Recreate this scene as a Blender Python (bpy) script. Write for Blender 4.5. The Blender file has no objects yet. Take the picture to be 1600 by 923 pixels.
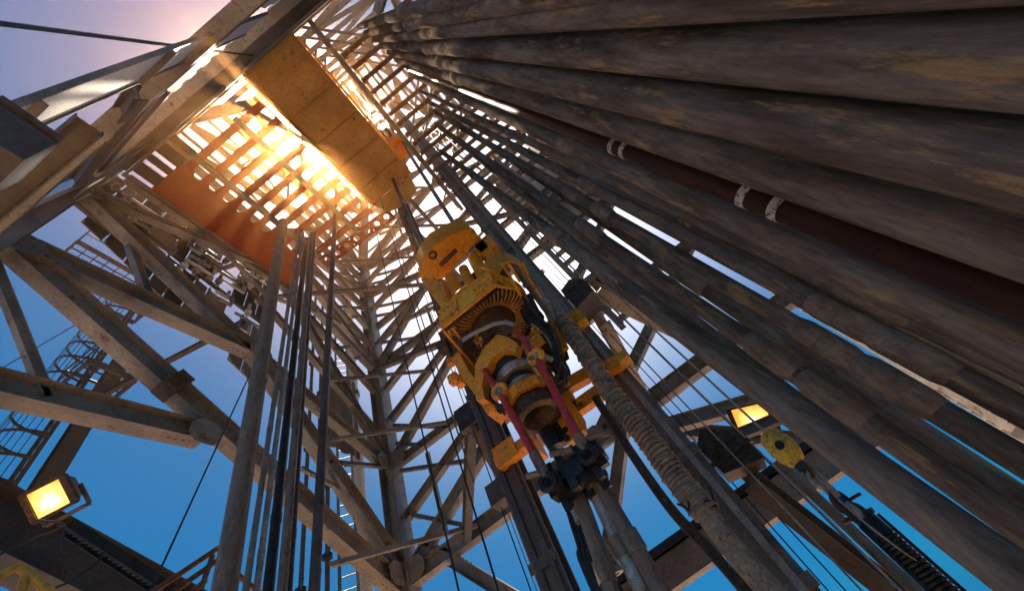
import bpy, bmesh, math, random
from mathutils import Vector, Matrix
random.seed(7)
R = math.radians
S = bpy.context.scene
COL = S.collection

# ------------------------------------------------------------------ camera
F, VX, VY, SH = 620.0, -285.0, -416.0, 85.0          # focal length in photo pixels, zenith vanishing point
nv = math.hypot(VX, VY); D = F * F / nv
rr = (-VX / nv, -VY / nv); tt = (rr[1], -rr[0])
h1 = (rr[0] * D + tt[0] * SH, rr[1] * D + tt[1] * SH)
AZ = Vector((VX, -VY, -F)).normalized(); AX = Vector((h1[0], -h1[1], -F)).normalized(); AY = AZ.cross(AX)
M = Matrix((AX, AY, AZ))                               # camera axes -> world
CAM = Vector((0, 0, 1.7))
cd = bpy.data.cameras.new('camera'); cam = bpy.data.objects.new('camera', cd); COL.objects.link(cam)
cd.sensor_width = 36; cd.lens = F / 1600 * 36; cd.clip_start = 0.02; cd.clip_end = 5000
cam.matrix_world = Matrix.Translation(CAM) @ M.to_4x4()
S.camera = cam

# ------------------------------------------------------------------ world, sun, exposure
SUN_AZ, SUN_EL = R(60.2), R(77.4)
sdir = Vector((math.cos(SUN_EL) * math.cos(SUN_AZ), math.cos(SUN_EL) * math.sin(SUN_AZ), math.sin(SUN_EL)))
W = bpy.data.worlds.new('World'); S.world = W; W.use_nodes = True
nt = W.node_tree; N = nt.nodes; L = nt.links; bg = N['Background']
sky = N.new('ShaderNodeTexSky'); sky.sky_type = 'NISHITA'; sky.sun_disc = False
sky.sun_elevation = SUN_EL; sky.sun_rotation = math.pi / 2 - SUN_AZ
sky.air_density = 1.0; sky.dust_density = 0.4; sky.ozone_density = 2.5
tc = N.new('ShaderNodeTexCoord')
dot = N.new('ShaderNodeVectorMath'); dot.operation = 'DOT_PRODUCT'; dot.inputs[1].default_value = sdir
L.new(tc.outputs['Generated'], dot.inputs[0])
def mth(op, a, b=None, c=None, tree=None):
    n = (tree or nt).nodes.new('ShaderNodeMath'); n.operation = op
    for i, v in enumerate((a, b, c)):
        if v is None: continue
        if isinstance(v, (int, float)): n.inputs[i].default_value = v
        else: (tree or nt).links.new(v, n.inputs[i])
    return n.outputs[0]
mx = mth('MAXIMUM', dot.outputs['Value'], 0.0)
a1 = mth('MULTIPLY', mth('POWER', mx, 120.0), 12.0)            # aureole of the bright sky round the sun
veil = M @ Vector((-10, 90, -F)); veil.normalize()
dot2 = N.new('ShaderNodeVectorMath'); dot2.operation = 'DOT_PRODUCT'; dot2.inputs[1].default_value = veil
L.new(tc.outputs['Generated'], dot2.inputs[0])
a4 = mth('MULTIPLY', mth('POWER', mth('MAXIMUM', dot2.outputs['Value'], 0.0), 15.0), 10.5)   # thin bright veil of light added to the sky
a2 = mth('MULTIPLY', mth('POWER', mx, 130.0), 26.0)
a3 = mth('MULTIPLY', mth('POWER', mx, 3500.0), 400.0)
tint = N.new('ShaderNodeMix'); tint.data_type = 'RGBA'; tint.blend_type = 'MULTIPLY'; tint.inputs[0].default_value = 1
tint.inputs[7].default_value = (0.04, 0.66, 0.90, 1)
L.new(sky.outputs[0], tint.inputs[6])
def scaled(col, f):
    n = N.new('ShaderNodeVectorMath'); n.operation = 'SCALE'; n.inputs[0].default_value = col; L.new(f, n.inputs['Scale']); return n.outputs[0]
def addv(a, b):
    n = N.new('ShaderNodeVectorMath'); n.operation = 'ADD'; L.new(a, n.inputs[0]); L.new(b, n.inputs[1]); return n.outputs[0]
deep = N.new('ShaderNodeMix'); deep.data_type = 'RGBA'; deep.inputs[0].default_value = 0.86; deep.inputs[7].default_value = (0.05, 0.90, 2.3, 1)
L.new(tint.outputs[2], deep.inputs[6])
tot = addv(addv(addv(addv(deep.outputs[2], scaled((1.0, 0.93, 0.90), a4)), scaled((1.0, 0.93, 0.95), a1)), scaled((1, 0.80, 0.42), a2)), scaled((1, 0.85, 0.55), a3))
L.new(tot, bg.inputs[0]); bg.inputs[1].default_value = 0.05
sl = bpy.data.lights.new('sun', 'SUN'); sl.energy = 5.0; sl.angle = R(0.5); sl.color = (1, 0.87, 0.68)
so = bpy.data.objects.new('sun', sl); COL.objects.link(so); so.rotation_euler = sdir.to_track_quat('Z', 'Y').to_euler(); so.location = sdir * 60
S.view_settings.view_transform = 'Standard'; S.view_settings.look = 'None'; S.view_settings.gamma = 1
S.view_settings.use_curve_mapping = False; S.view_settings.exposure = 2.0
S.render.engine = 'CYCLES'
S.cycles.use_denoising = True; S.cycles.max_bounces = 6; S.cycles.volume_bounces = 0
S.cycles.sample_clamp_indirect = 4; S.cycles.caustics_reflective = False; S.cycles.caustics_refractive = False

# ------------------------------------------------------------------ measuring helpers
def ray(px, py): return M @ Vector((px - 800, 461.5 - py, -F))
def onx(px, py, X): d = ray(px, py); return CAM + d * ((X - CAM.x) / d.x)
def ony(px, py, Y): d = ray(px, py); return CAM + d * ((Y - CAM.y) / d.y)
def onz(px, py, Z): d = ray(px, py); return CAM + d * ((Z - CAM.z) / d.z)
def ond(px, py, dist): d = ray(px, py); return CAM + d * (dist / math.hypot(d.x, d.y))
def pol(az, d, z): return Vector((d * math.cos(R(az)), d * math.sin(R(az)), z))

# ------------------------------------------------------------------ mesh builder
class MB:
    def __init__(s): s.v = []; s.f = []; s.sm = []
    def add(s, vs, fs, smooth=False):
        o = len(s.v); s.v += [Vector(v) for v in vs]
        for f in fs: s.f.append([i + o for i in f]); s.sm.append(smooth)
    def hexa(s, c):      # 8 corners: bottom ring 0-3, top ring 4-7
        s.add(c, [(3, 2, 1, 0), (4, 5, 6, 7), (0, 1, 5, 4), (1, 2, 6, 5), (2, 3, 7, 6), (3, 0, 4, 7)])
    def box(s, c, sx, sy, sz, ax=None, ay=None, az=None):
        c = Vector(c); ax = (ax or Vector((1, 0, 0))) * sx / 2; ay = (ay or Vector((0, 1, 0))) * sy / 2; az = (az or Vector((0, 0, 1))) * sz / 2
        s.hexa([c - ax - ay - az, c + ax - ay - az, c + ax + ay - az, c - ax + ay - az, c - ax - ay + az, c + ax - ay + az, c + ax + ay + az, c - ax + ay + az])
    def bb(s, a, b): s.box([(a[i] + b[i]) / 2 for i in range(3)], abs(b[0] - a[0]), abs(b[1] - a[1]), abs(b[2] - a[2]))
    def bar(s, p, q, w, h, up=(0, 0, 1), off=(0, 0)):
        p = Vector(p); q = Vector(q); d = (q - p); n = d.length
        if n < 1e-6: return
        d /= n; up = Vector(up)
        if abs(d.dot(up)) > 0.99: up = Vector((1, 0, 0))
        sx = d.cross(up).normalized(); uz = sx.cross(d).normalized()
        c = (p + q) / 2 + sx * off[0] + uz * off[1]
        s.box(c, w, n, h, sx, d, uz)
    def ibeam(s, p, q, w, h, t=0.02, up=(0, 0, 1)):   # flanges normal to 'up'
        s.bar(p, q, w, t, up, (0, h / 2 - t / 2)); s.bar(p, q, w, t, up, (0, -h / 2 + t / 2)); s.bar(p, q, t, h - 2 * t - 0.002, up)
    def angle(s, p, q, w, t=0.015, up=(0, 0, 1)):
        s.bar(p, q, w, t, up, (0, w / 2)); s.bar(p, q, t, w - t, up, (w / 2 - t / 2, -t / 2))
    def tube(s, pts, r, n=12, cap=True):
        pts = [Vector(p) for p in pts]; rs = r if isinstance(r, (list, tuple)) else [r] * len(pts)
        m = len(pts); vs = []; fs = []; prev = None
        for i, p in enumerate(pts):
            d = (pts[min(i + 1, m - 1)] - pts[max(i - 1, 0)])
            d = d.normalized() if d.length > 1e-9 else Vector((0, 0, 1))
            if prev is None:
                a = d.cross(Vector((0, 0, 1)));
                if a.length < 0.05: a = d.cross(Vector((1, 0, 0)))
            else: a = prev - d * prev.dot(d)
            a.normalize(); prev = a; b = d.cross(a)
            for k in range(n):
                t = 2 * math.pi * k / n; vs.append(p + (a * math.cos(t) + b * math.sin(t)) * rs[i])
        for i in range(m - 1):
            for k in range(n):
                k2 = (k + 1) % n; fs.append((i * n + k, i * n + k2, (i + 1) * n + k2, (i + 1) * n + k))
        s.add(vs, fs, True)
        if cap:
            o = len(s.v) - len(vs)
            s.f.append([o + k for k in range(n)][::-1]); s.sm.append(False)
            s.f.append([o + (m - 1) * n + k for k in range(n)]); s.sm.append(False)
    def lathe(s, c, prof, n=32, axis='z'):     # prof: (radius, height)
        c = Vector(c); vs = []; fs = []
        for r, z in prof:
            for k in range(n):
                t = 2 * math.pi * k / n; x, y = r * math.cos(t), r * math.sin(t)
                vs.append(c + (Vector((x, y, z)) if axis == 'z' else Vector((z, x, y)) if axis == 'x' else Vector((y, z, x))))
        for i in range(len(prof) - 1):
            for k in range(n):
                k2 = (k + 1) % n; fs.append((i * n + k, i * n + k2, (i + 1) * n + k2, (i + 1) * n + k))
        s.add(vs, fs, True)
    def prism(s, pts, ext):    # polygon pts extruded by vector ext
        pts = [Vector(p) for p in pts]; ext = Vector(ext); n = len(pts)
        s.add(pts + [p + ext for p in pts], [tuple(range(n))[::-1], tuple(range(n, 2 * n))] + [(i, (i + 1) % n, (i + 1) % n + n, i + n) for i in range(n)])
    def bolt(s, c, nrm, r=0.02, h=0.02):
        nrm = Vector(nrm).normalized(); s.tube([Vector(c) - nrm * 0.004, Vector(c) + nrm * h], r, 6)
    def torus(s, c, Rm, r, nrm, n=20, m=8, stretch=1.0, sdirv=None):
        nrm = Vector(nrm).normalized(); a = Vector(sdirv).normalized() if sdirv else nrm.cross(Vector((0.3, 0.9, 0.1))).normalized(); b = nrm.cross(a)
        c = Vector(c); pts = [c + a * math.cos(2 * math.pi * i / n) * Rm * stretch + b * math.sin(2 * math.pi * i / n) * Rm for i in range(n)]
        vs = []; fs = []
        for i in range(n):
            d = (pts[(i + 1) % n] - pts[i - 1]).normalized(); u = nrm; w = d.cross(u)
            for k in range(m):
                t = 2 * math.pi * k / m; vs.append(pts[i] + (w * math.cos(t) + u * math.sin(t)) * r)
        for i in range(n):
            for k in range(m): fs.append((i * m + k, i * m + (k + 1) % m, ((i + 1) % n) * m + (k + 1) % m, ((i + 1) % n) * m + k))
        s.add(vs, fs, True)
    def build(s, name, mat, parent=None, origin=None, label=None):
        org = Vector(origin) if origin is not None else (parent_origin(parent) if parent else Vector((0, 0, 0)))
        me = bpy.data.meshes.new(name); me.from_pydata([v - org for v in s.v], [], s.f)
        bm = bmesh.new(); bm.from_mesh(me); bmesh.ops.recalc_face_normals(bm, faces=bm.faces); bm.to_mesh(me); bm.free()
        me.polygons.foreach_set('use_smooth', s.sm); me.materials.append(mat)
        if any(s.sm):
            try: me.set_sharp_from_angle(angle=R(40))
            except Exception: pass
        o = bpy.data.objects.new(name, me); COL.objects.link(o)
        if parent: o.parent = parent
        else: o.location = org
        if label: o['label'] = label
        return o
def parent_origin(o):
    p = Vector((0, 0, 0))
    while o: p += o.location; o = o.parent
    return p
def tag(o, label=None, cat=None, group=None, kind=None):
    if label: o['label'] = label
    if cat: o['category'] = cat
    if group: o['group'] = group
    if kind: o['kind'] = kind
    return o
def thing(name, label, cat, loc, group=None):
    o = bpy.data.objects.new(name, None); COL.objects.link(o); o.location = loc; o.empty_display_size = 0.1
    return tag(o, label, cat, group)

# ------------------------------------------------------------------ materials
def mat(name, c1, c2, rough=0.6, metal=0.0, scale=4.0, stretch=(1, 1, 1), c3=None, c3_amt=0.5, bump=0.15, spots=0.0, fine=30.0, spec=0.4, lo=0.45, hi=1.4):
    m = bpy.data.materials.new(name); m.use_nodes = True; t = m.node_tree; n = t.nodes; l = t.links
    b = n['Principled BSDF']; b.inputs['Metallic'].default_value = metal; b.inputs['Specular IOR Level'].default_value = spec
    co = n.new('ShaderNodeTexCoord'); oi = n.new('ShaderNodeObjectInfo')
    ad = n.new('ShaderNodeVectorMath'); ad.operation = 'ADD'; l.new(co.outputs['Object'], ad.inputs[0])
    sc = n.new('ShaderNodeVectorMath'); sc.operation = 'SCALE'; sc.inputs['Scale'].default_value = 37.0
    cx = n.new('ShaderNodeCombineXYZ')
    for i in range(3): l.new(oi.outputs['Random'], cx.inputs[i])
    l.new(cx.outputs[0], sc.inputs[0]); l.new(sc.outputs[0], ad.inputs[1])
    mp = n.new('ShaderNodeMapping'); mp.inputs['Scale'].default_value = stretch; l.new(ad.outputs[0], mp.inputs[0])
    def noise(s, d=6, r=0.6):
        x = n.new('ShaderNodeTexNoise'); x.inputs['Scale'].default_value = s; x.inputs['Detail'].default_value = d; x.inputs['Roughness'].default_value = r
        l.new(mp.outputs[0], x.inputs['Vector']); return x.outputs['Fac']
    STR = stretch[2] < 0.9
    def ramp(f, p0, p1):
        x = n.new('ShaderNodeMapRange'); x.inputs[1].default_value = p0; x.inputs[2].default_value = p1; l.new(f, x.inputs[0]); return x.outputs[0]
    def mix(f, a, bb_):
        x = n.new('ShaderNodeMix'); x.data_type = 'RGBA'
        l.new(f, x.inputs[0])
        for sock, v in ((x.inputs[6], a), (x.inputs[7], bb_)):
            if isinstance(v, tuple): sock.default_value = (*v, 1)
            else: l.new(v, sock)
        return x.outputs[2]
    n1 = noise(scale); c = mix(ramp(n1, 0.35, 0.65), c1, c2)
    if c3: c = mix(ramp(noise(scale * 2.3, 9, 0.72), 0.67 - 0.26 * c3_amt, 0.735 - 0.25 * c3_amt), c, c3)
    fn = noise(fine, 8, 0.75)
    if spots: c = mix(ramp(fn, 0.66 - spots * 0.1, 0.72), c, tuple(x * 0.25 for x in c1))
    mu = n.new('ShaderNodeMix'); mu.data_type = 'RGBA'; mu.blend_type = 'MULTIPLY'; mu.inputs[0].default_value = 0.85
    l.new(c, mu.inputs[6]); g = n.new('ShaderNodeMapRange'); g.inputs[1].default_value = 0.3; g.inputs[2].default_value = 0.7; g.inputs[3].default_value = lo; g.inputs[4].default_value = hi
    l.new(fn, g.inputs[0]); l.new(g.outputs[0], mu.inputs[7]); l.new(mu.outputs[2], b.inputs['Base Color'])
    rg = n.new('ShaderNodeMapRange'); rg.inputs[3].default_value = max(0.05, rough - 0.12); rg.inputs[4].default_value = min(1, rough + 0.15); l.new(n1, rg.inputs[0]); l.new(rg.outputs[0], b.inputs['Roughness'])
    if bump:
        bp = n.new('ShaderNodeBump'); bp.inputs['Strength'].default_value = bump; bp.inputs['Distance'].default_value = 0.01
        l.new(fn, bp.inputs['Height']); l.new(bp.outputs[0], b.inputs['Normal'])
    return m
RUST = (0.11, 0.052, 0.025)
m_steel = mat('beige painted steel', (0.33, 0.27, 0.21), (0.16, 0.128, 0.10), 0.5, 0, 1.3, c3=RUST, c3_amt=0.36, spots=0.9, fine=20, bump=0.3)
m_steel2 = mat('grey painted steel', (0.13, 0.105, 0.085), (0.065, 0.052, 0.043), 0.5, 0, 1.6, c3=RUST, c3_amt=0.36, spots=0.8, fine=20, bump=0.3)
m_white = mat('white painted steel', (0.82, 0.80, 0.76), (0.74, 0.71, 0.66), 0.5, 0, 1.2, c3=(0.4, 0.25, 0.14), c3_amt=0.02, bump=0.05)
m_pipe = mat('drill pipe steel', (0.095, 0.066, 0.048), (0.235, 0.185, 0.145), 0.5, 0.0, 6.5, (1, 1, 0.17), c3=(0.34, 0.22, 0.105), c3_amt=0.46, bump=0.6, fine=34, spots=0.35, spec=0.0, lo=0.5, hi=1.5)
m_glow = mat('golden glow plate', (0.78, 0.38, 0.08), (0.60, 0.27, 0.05), 0.5, 0, 1.5, c3=(0.2, 0.09, 0.03), c3_amt=0.3)  # golden sun glow on the walkway underside is put into its colour
m_dark = mat('dark weathered steel', (0.075, 0.055, 0.045), (0.045, 0.035, 0.03), 0.6, 0, 2)
m_joint = mat('tool joint steel', (0.32, 0.24, 0.175), (0.19, 0.135, 0.095), 0.55, 0.0, 9, (1, 1, 0.5), c3=(0.25, 0.16, 0.09), c3_amt=0.5, bump=0.35, spots=0.7, spec=0.0)
m_brownp = mat('varnished brown pipe', (0.075, 0.026, 0.013), (0.045, 0.017, 0.009), 0.45, 0.0, 5, (1, 1, 0.2), bump=0.05, spec=0.12)
m_band = mat('chalk white band', (0.72, 0.64, 0.5), (0.5, 0.40, 0.28), 0.8, 0, 20, c3=(0.13, 0.05, 0.025), c3_amt=0.62)
m_yel = mat('worn yellow paint', (1.0, 0.42, 0.025), (0.88, 0.29, 0.018), 0.42, 0, 3, c3=(0.16, 0.06, 0.02), c3_amt=0.28, spots=0.2, fine=30)
m_rib = mat('rusty orange casting', (0.80, 0.36, 0.05), (0.5, 0.2, 0.04), 0.5, 0, 6, c3=(0.06, 0.03, 0.02), c3_amt=0.4)
m_yelb = mat('bright yellow paint', (0.98, 0.50, 0.03), (0.86, 0.40, 0.02), 0.45, 0, 3, c3=(0.12, 0.05, 0.02), c3_amt=0.15, fine=16)
m_org = mat('orange red paint', (0.50, 0.075, 0.015), (0.36, 0.05, 0.012), 0.5, 0, 2.2, c3=(0.12, 0.04, 0.02), c3_amt=0.2)
m_red = mat('red paint', (0.66, 0.05, 0.045), (0.42, 0.03, 0.025), 0.4, 0, 12, c3=(0.1, 0.03, 0.02), c3_amt=0.25)
m_blk = mat('greasy black steel', (0.018, 0.017, 0.017), (0.05, 0.045, 0.04), 0.35, 0.3, 8, c3=(0.09, 0.05, 0.03), c3_amt=0.3)
m_brn = mat('greasy brown iron', (0.10, 0.055, 0.03), (0.045, 0.03, 0.02), 0.45, 0.3, 9, c3=(0.35, 0.15, 0.03), c3_amt=0.4, bump=0.4)
m_chr = mat('bare shiny steel', (0.55, 0.47, 0.38), (0.36, 0.29, 0.22), 0.32, 0.35, 8, c3=(0.15, 0.1, 0.07), c3_amt=0.4, bump=0.1)
m_galv = mat('galvanised steel', (0.42, 0.38, 0.33), (0.28, 0.25, 0.21), 0.45, 0.1, 5, c3=(0.2, 0.14, 0.1), c3_amt=0.2)
m_riser = mat('weathered brown pipe', (0.26, 0.20, 0.145), (0.18, 0.135, 0.10), 0.55, 0.1, 5, (1, 1, 0.25), c3=(0.12, 0.08, 0.05), c3_amt=0.4, bump=0.2)
m_hose = mat('hose wrap', (0.42, 0.31, 0.20), (0.24, 0.175, 0.12), 0.7, 0, 12, c3=(0.05, 0.04, 0.03), c3_amt=0.4)
m_brnr = mat('rusty orange tube', (0.30, 0.11, 0.03), (0.16, 0.07, 0.03), 0.5, 0, 8, c3=(0.07, 0.04, 0.03), c3_amt=0.5)
m_rub = mat('black rubber', (0.02, 0.02, 0.02), (0.035, 0.032, 0.03), 0.5, 0, 10, bump=0.05)
m_wall = mat('cream cladding', (0.78, 0.70, 0.58), (0.68, 0.59, 0.47), 0.5, 0, 1.0, c3=(0.3, 0.18, 0.1), c3_amt=0.08)
m_wallb = mat('brown cladding', (0.30, 0.24, 0.17), (0.22, 0.17, 0.12), 0.55, 0, 1.0, c3=RUST, c3_amt=0.2)
m_hook = mat('chipped yellow iron', (0.88, 0.56, 0.06), (0.7, 0.42, 0.05), 0.5, 0, 11, c3=(0.03, 0.025, 0.02), c3_amt=0.5)
m_ochre = mat('scuffed ochre tube', (0.55, 0.34, 0.04), (0.42, 0.24, 0.03), 0.45, 0, 2)
m_railm = mat('greasy rail steel', (0.17, 0.13, 0.10), (0.10, 0.078, 0.062), 0.4, 0.0, 3, (1, 1, .2), c3=(0.3, 0.22, 0.15), c3_amt=0.3)
m_steelL = mat('sunlit beige steel', (0.50, 0.41, 0.31), (0.34, 0.27, 0.20), 0.5, 0, 1.3, c3=RUST, c3_amt=0.3, spots=0.7, fine=20, bump=0.2)  # lighter beige steel; sunlit paleness of the upper tower put into the colour
m_floor = mat('drill floor plate', (0.66, 0.45, 0.27), (0.52, 0.35, 0.21), 0.6, 0, 0.8, c3=RUST, c3_amt=0.15)
m_gnd = mat('sandy ground', (0.52, 0.39, 0.26), (0.42, 0.31, 0.2), 0.9, 0, 0.05)
def emis(name):
    m = bpy.data.materials.new(name); m.use_nodes = True; t = m.node_tree; n = t.nodes; l = t.links; b = n['Principled BSDF']
    co = n.new('ShaderNodeTexCoord'); ln = n.new('ShaderNodeVectorMath'); ln.operation = 'LENGTH'
    mp = n.new('ShaderNodeVectorMath'); mp.operation = 'ADD'; mp.inputs[1].default_value = (0, 0, .05); l.new(co.outputs['Object'], mp.inputs[0]); l.new(mp.outputs[0], ln.inputs[0])
    x = n.new('ShaderNodeTexNoise'); x.inputs['Scale'].default_value = 9; l.new(co.outputs['Object'], x.inputs['Vector'])
    ad = n.new('ShaderNodeMath'); ad.operation = 'MULTIPLY_ADD'; ad.inputs[1].default_value = 0.12; l.new(x.outputs['Fac'], ad.inputs[0]); l.new(ln.outputs['Value'], ad.inputs[2])
    r = n.new('ShaderNodeValToRGB'); e = r.color_ramp.elements
    e[0].position = 0.10; e[0].color = (1, 0.86, 0.6, 1); e[1].position = 0.30; e[1].color = (0.62, 0.22, 0.03, 1); k = e.new(0.17); k.color = (1, 0.55, 0.12, 1)
    l.new(ad.outputs[0], r.inputs[0]); l.new(r.outputs[0], b.inputs['Emission Color']); b.inputs['Emission Strength'].default_value = 0.62; b.inputs['Base Color'].default_value = (.3, .2, .1, 1); return m
m_lamp = emis('lit lamp glass')

# ------------------------------------------------------------------ ground and floor
g = MB(); g.add([(-16, -16, -12), (20, -16, -12), (20, 18, -12), (-16, 18, -12)], [(0, 1, 2, 3)])
tag(g.build('ground', m_gnd), 'flat sandy ground far below the drill floor', 'ground', kind='structure')
g = MB(); g.bb((-4.5, -7.5, -0.35), (11.5, 9.0, 0)); g.bb((-4.0, -7.0, -12.0), (-3.2, -6.2, -0.36)); g.bb((10.2, -7.0, -12.0), (11, -6.2, -0.36)); g.bb((-4.0, 7.8, -12.0), (-3.2, 8.6, -0.36)); g.bb((10.2, 7.8, -12.0), (11, 8.6, -0.36))
tag(g.build('drill_floor', m_floor), 'steel drill floor under the derrick', 'floor', kind='structure')

# ================================================================== DERRICK
XA, XB, YC, YB = -0.8, 8.4, -4.4, 6.5
ZT = 21.5                                   # above this the tower narrows
CRN = [(2.4, -0.3), (5.2, -0.3), (5.2, 2.1), (2.4, 2.1)]
ZC = 33.0
der = thing('drilling_derrick', 'tall beige steel lattice derrick rising round the hanging yellow machine', 'derrick', (3.8, 1.0, 0))
def corner(i, z):                            # 0 A(-,-) 1 C(+,-) 2 B(+,+) 3 L(-,+)
    x, y = [(XA, YC), (XB, YC), (XB, YB), (XA, YB)][i]
    if z <= ZT: return Vector((x, y, z))
    t = (z - ZT) / (ZC - ZT); cx, cy = CRN[i]; return Vector((x + (cx - x) * t, y + (cy - y) * t, z))
for i in range(4):
    b = MB(); w = 0.46
    up = Vector((0, 1, 0))
    b.ibeam(corner(i, 0.0), corner(i, ZT), w, w, 0.03, up)
    b.ibeam(corner(i, ZT + 0.002), corner(i, ZC), 0.36, 0.36, 0.03, up)
    for z in (3, 6.2, 9.2, 13.6, 18.8):      # splice plates with bolts
        c = corner(i, z); sgx = 1 if c.x < 3 else -1; sgy = 1 if c.y < 1 else -1
        b.box(c + Vector((0, sgy * (w / 2 + 0.012), 0)), w * 0.9, 0.02, 0.9)
        for k in range(10):
            b.bolt(c + Vector((0.15 * (1 if k % 2 else -1), sgy * (w / 2 + 0.022), -0.36 + 0.18 * (k // 2))), (0, sgy, 0), 0.022)
    b.build('corner_leg', m_steel, der)
FACE_N = {0: Vector((0, 1, 0)), 1: Vector((1, 0, 0)), 2: Vector((0, 1, 0)), 3: Vector((1, 0, 0))}
def fpt(f, s, z):     # face f between corner f and f+1, s 0..1
    a = corner(f, z); c = corner((f + 1) % 4, z); return a + (c - a) * s
def member(name, p, q, w=0.26, h=0.30, face=0, m=None, kind='i', t=0.016):
    b = MB(); n = FACE_N[face]; p = Vector(p); q = Vector(q); d = (q - p).normalized()
    inpl = d.cross(n)
    if kind == 'i': b.ibeam(p, q, w, h, t, inpl)
    elif kind == 'L': b.angle(p, q, w, t, inpl)
    elif kind == 'T': b.tube([p, q], w / 2, 10)
    elif kind == 'LL': b.angle(p, q, w * 0.5, t, inpl); b.bar(p, q, t, h * 0.7, inpl, (0.05, 0))
    for k in range(3):
        for e, sg in ((p, 1), (q, -1)):
            c = e + d * sg * (0.28 + 0.12 * k)
            b.bolt(c - inpl * (h / 2), -inpl, 0.02)
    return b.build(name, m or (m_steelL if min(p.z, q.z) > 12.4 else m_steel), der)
def gusset(c, face, s=0.55, sgn=-1):
    b = MB(); n = FACE_N[face]; u = Vector((0, 0, 1)); v = n.cross(u); c = Vector(c) + n * sgn * 0.17
    pts = [(-s, -.3 * s), (-.5 * s, -.7 * s), (.5 * s, -.7 * s), (s, -.3 * s), (s, .3 * s), (.5 * s, .7 * s), (-.5 * s, .7 * s), (-s, .3 * s)]
    b.prism([c + v * a * 0.8 + u * bb_ for a, bb_ in pts], n * 0.018)
    for a, bb_ in [(x * .25 - .5, y * .3 - .3) for x in range(5) for y in range(3)]:
        b.bolt(c + v * a * s * 1.2 + u * bb_ * s + n * (0 if sgn < 0 else 0.018), n * sgn, 0.018)
    b.build('gusset_plate', m_steel, der)
# left face (y=6.5): measured members
Y = YB
def lf(x, z): return Vector((x, Y, z))
for p, q, w, h in [((-0.5, 10.35), (8.2, 6.05), .30, .42), ((-0.6, 13.1), (3.9, 10.85), .28, .36), ((3.9, 10.85), (8.2, 6.55), .28, .36),
                   ((-0.4, 10.5), (3.8, 11.0), .30, .40), ((-0.4, 7.55), (3.2, 8.1), .30, .40), ((3.9, 10.95), (8.2, 9.35), .24, .32),
                   ((3.9, 15.4), (8.2, 9.6), .20, .26), ((3.6, 13.4), (8.2, 10.3), .16, .2), ((3.8, 17.6), (8.2, 13.75), .22, .28), ((4.0, 15.5), (8.2, 13.5), .22, .26),
                   ((4, 18.5), (8.2, 16.1), .2, .24), ((3.9, 21.3), (8.2, 18.95), .22, .26), ((3.9, 18.4), (8.2, 18.7), .22, .26),
                   ((-0.6, 18.7), (3.9, 21.3), .2, .24), ((-0.6, 18.5), (3.9, 17.6), .2, .24), ((-.6, 13.2), (4, 15.4), .2, .24),
                   ((-0.7, 3.3), (8.2, 3.3), .3, .35), ((5.4, 8.2), (6.9, 7.95), .08, .08)]:
    member('brace' if abs(p[1] - q[1]) > .6 else 'girder', lf(*p), lf(*q), w, h, 2)
member('brace', Vector((1.05, 6.5, 7.8)), Vector((-0.75, 6.5, 10.1)), .12, .14, 2)
b = MB(); b.box((2.45, 6.44, 8.88), .3, .36, .5, Vector((.9, 0, -.43)), Vector((0, 1, 0)), Vector((.43, 0, .9)))
for q in range(6): b.bolt((2.36 + .1 * (q % 3), 6.26, 8.75 + .2 * (q // 3)), (0, -1, 0), .025, .03)
b.build('splice_clamp', m_brn, der)
member('brace', Vector((0.1, 6.6, 13.2)), Vector((1.5, 6.6, 10.9)), .16, .16, 2)
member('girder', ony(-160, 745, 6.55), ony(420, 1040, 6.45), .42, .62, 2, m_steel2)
member('girder', lf(6.2, 8.65), lf(8.25, 9.3), .1, .1, 2)
for x, z in [(-.5, 10.4), (3.9, 10.9), (3.2, 8.05), (8.0, 6.3), (8.05, 9.3), (8.05, 13.6), (8.05, 18.8), (-.6, 13.1), (4, 15.5), (3.9, 17.9), (8.1, 16.1)]: gusset(lf(x, z), 2, 0.36)
# right face (x=8.4)
X = XB
def rf(y, z): return Vector((X, y, z))
for p, q, w, h in [((6.3, 6.2), (-4.2, 6.15), .28, .36), ((6.2, 6.4), (1.2, 9.1), .24, .3), ((6.2, 9.25), (-4.2, 9.1), .2, .26), ((6.2, 9.0), (3.9, 7.75), .1, .1),
                   ((6.2, 9.5), (1.0, 13.4), .2, .26), ((6.2, 13.6), (-4.2, 12.9), .22, .26), ((6.2, 13.5), (1, 11.2), .18, .2), ((6.2, 13.8), (1.0, 18.4), .2, .26),
                   ((6.2, 16.0), (-4.2, 16.0), .2, .24), ((6.2, 18.8), (-4.2, 18.8), .2, .24), ((6.2, 18.6), (1.0, 16.0), .16, .2), ((1.0, 18.6), (6.2, 21.3), .18, .22),
                   ((1, 6.2), (-4.2, 9.1), .2, .26), ((1, 9.1), (-4.2, 12.9), .2, .22), ((1, 13.2), (-4.2, 16), .2, .22), ((1.0, 18.6), (-4.2, 13.2), .16, .2), ((1, 18.6), (-4.2, 21.3), .16, .2),
                   ((1.0, 9.1), (1.0, 13.2), .14, .16), ((1, 13.2), (1, 18.8), .14, .16), ((5.2, 6.6), (5.2, 8.9), .1, .1), ((3.0, 3.4), (5.2, 6.0), .22, .26), ((-2.6, 3.4), (0.2, 6.0), .22, .26), ((0.4, 6.0), (2.8, 3.4), .2, .24)]:
    member('brace' if abs(p[1] - q[1]) > .8 else 'girder', rf(*p), rf(*q), w, h, 1, m_steel)
for y, z in [(6.1, 6.3), (6.1, 9.3), (6.1, 13.6), (6.1, 18.8), (1.0, 9.1), (1.0, 6.2), (1, 13.2), (1, 18.7), (-2.5, 6.2)]: gusset(rf(y, z), 1, 0.36)
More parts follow.
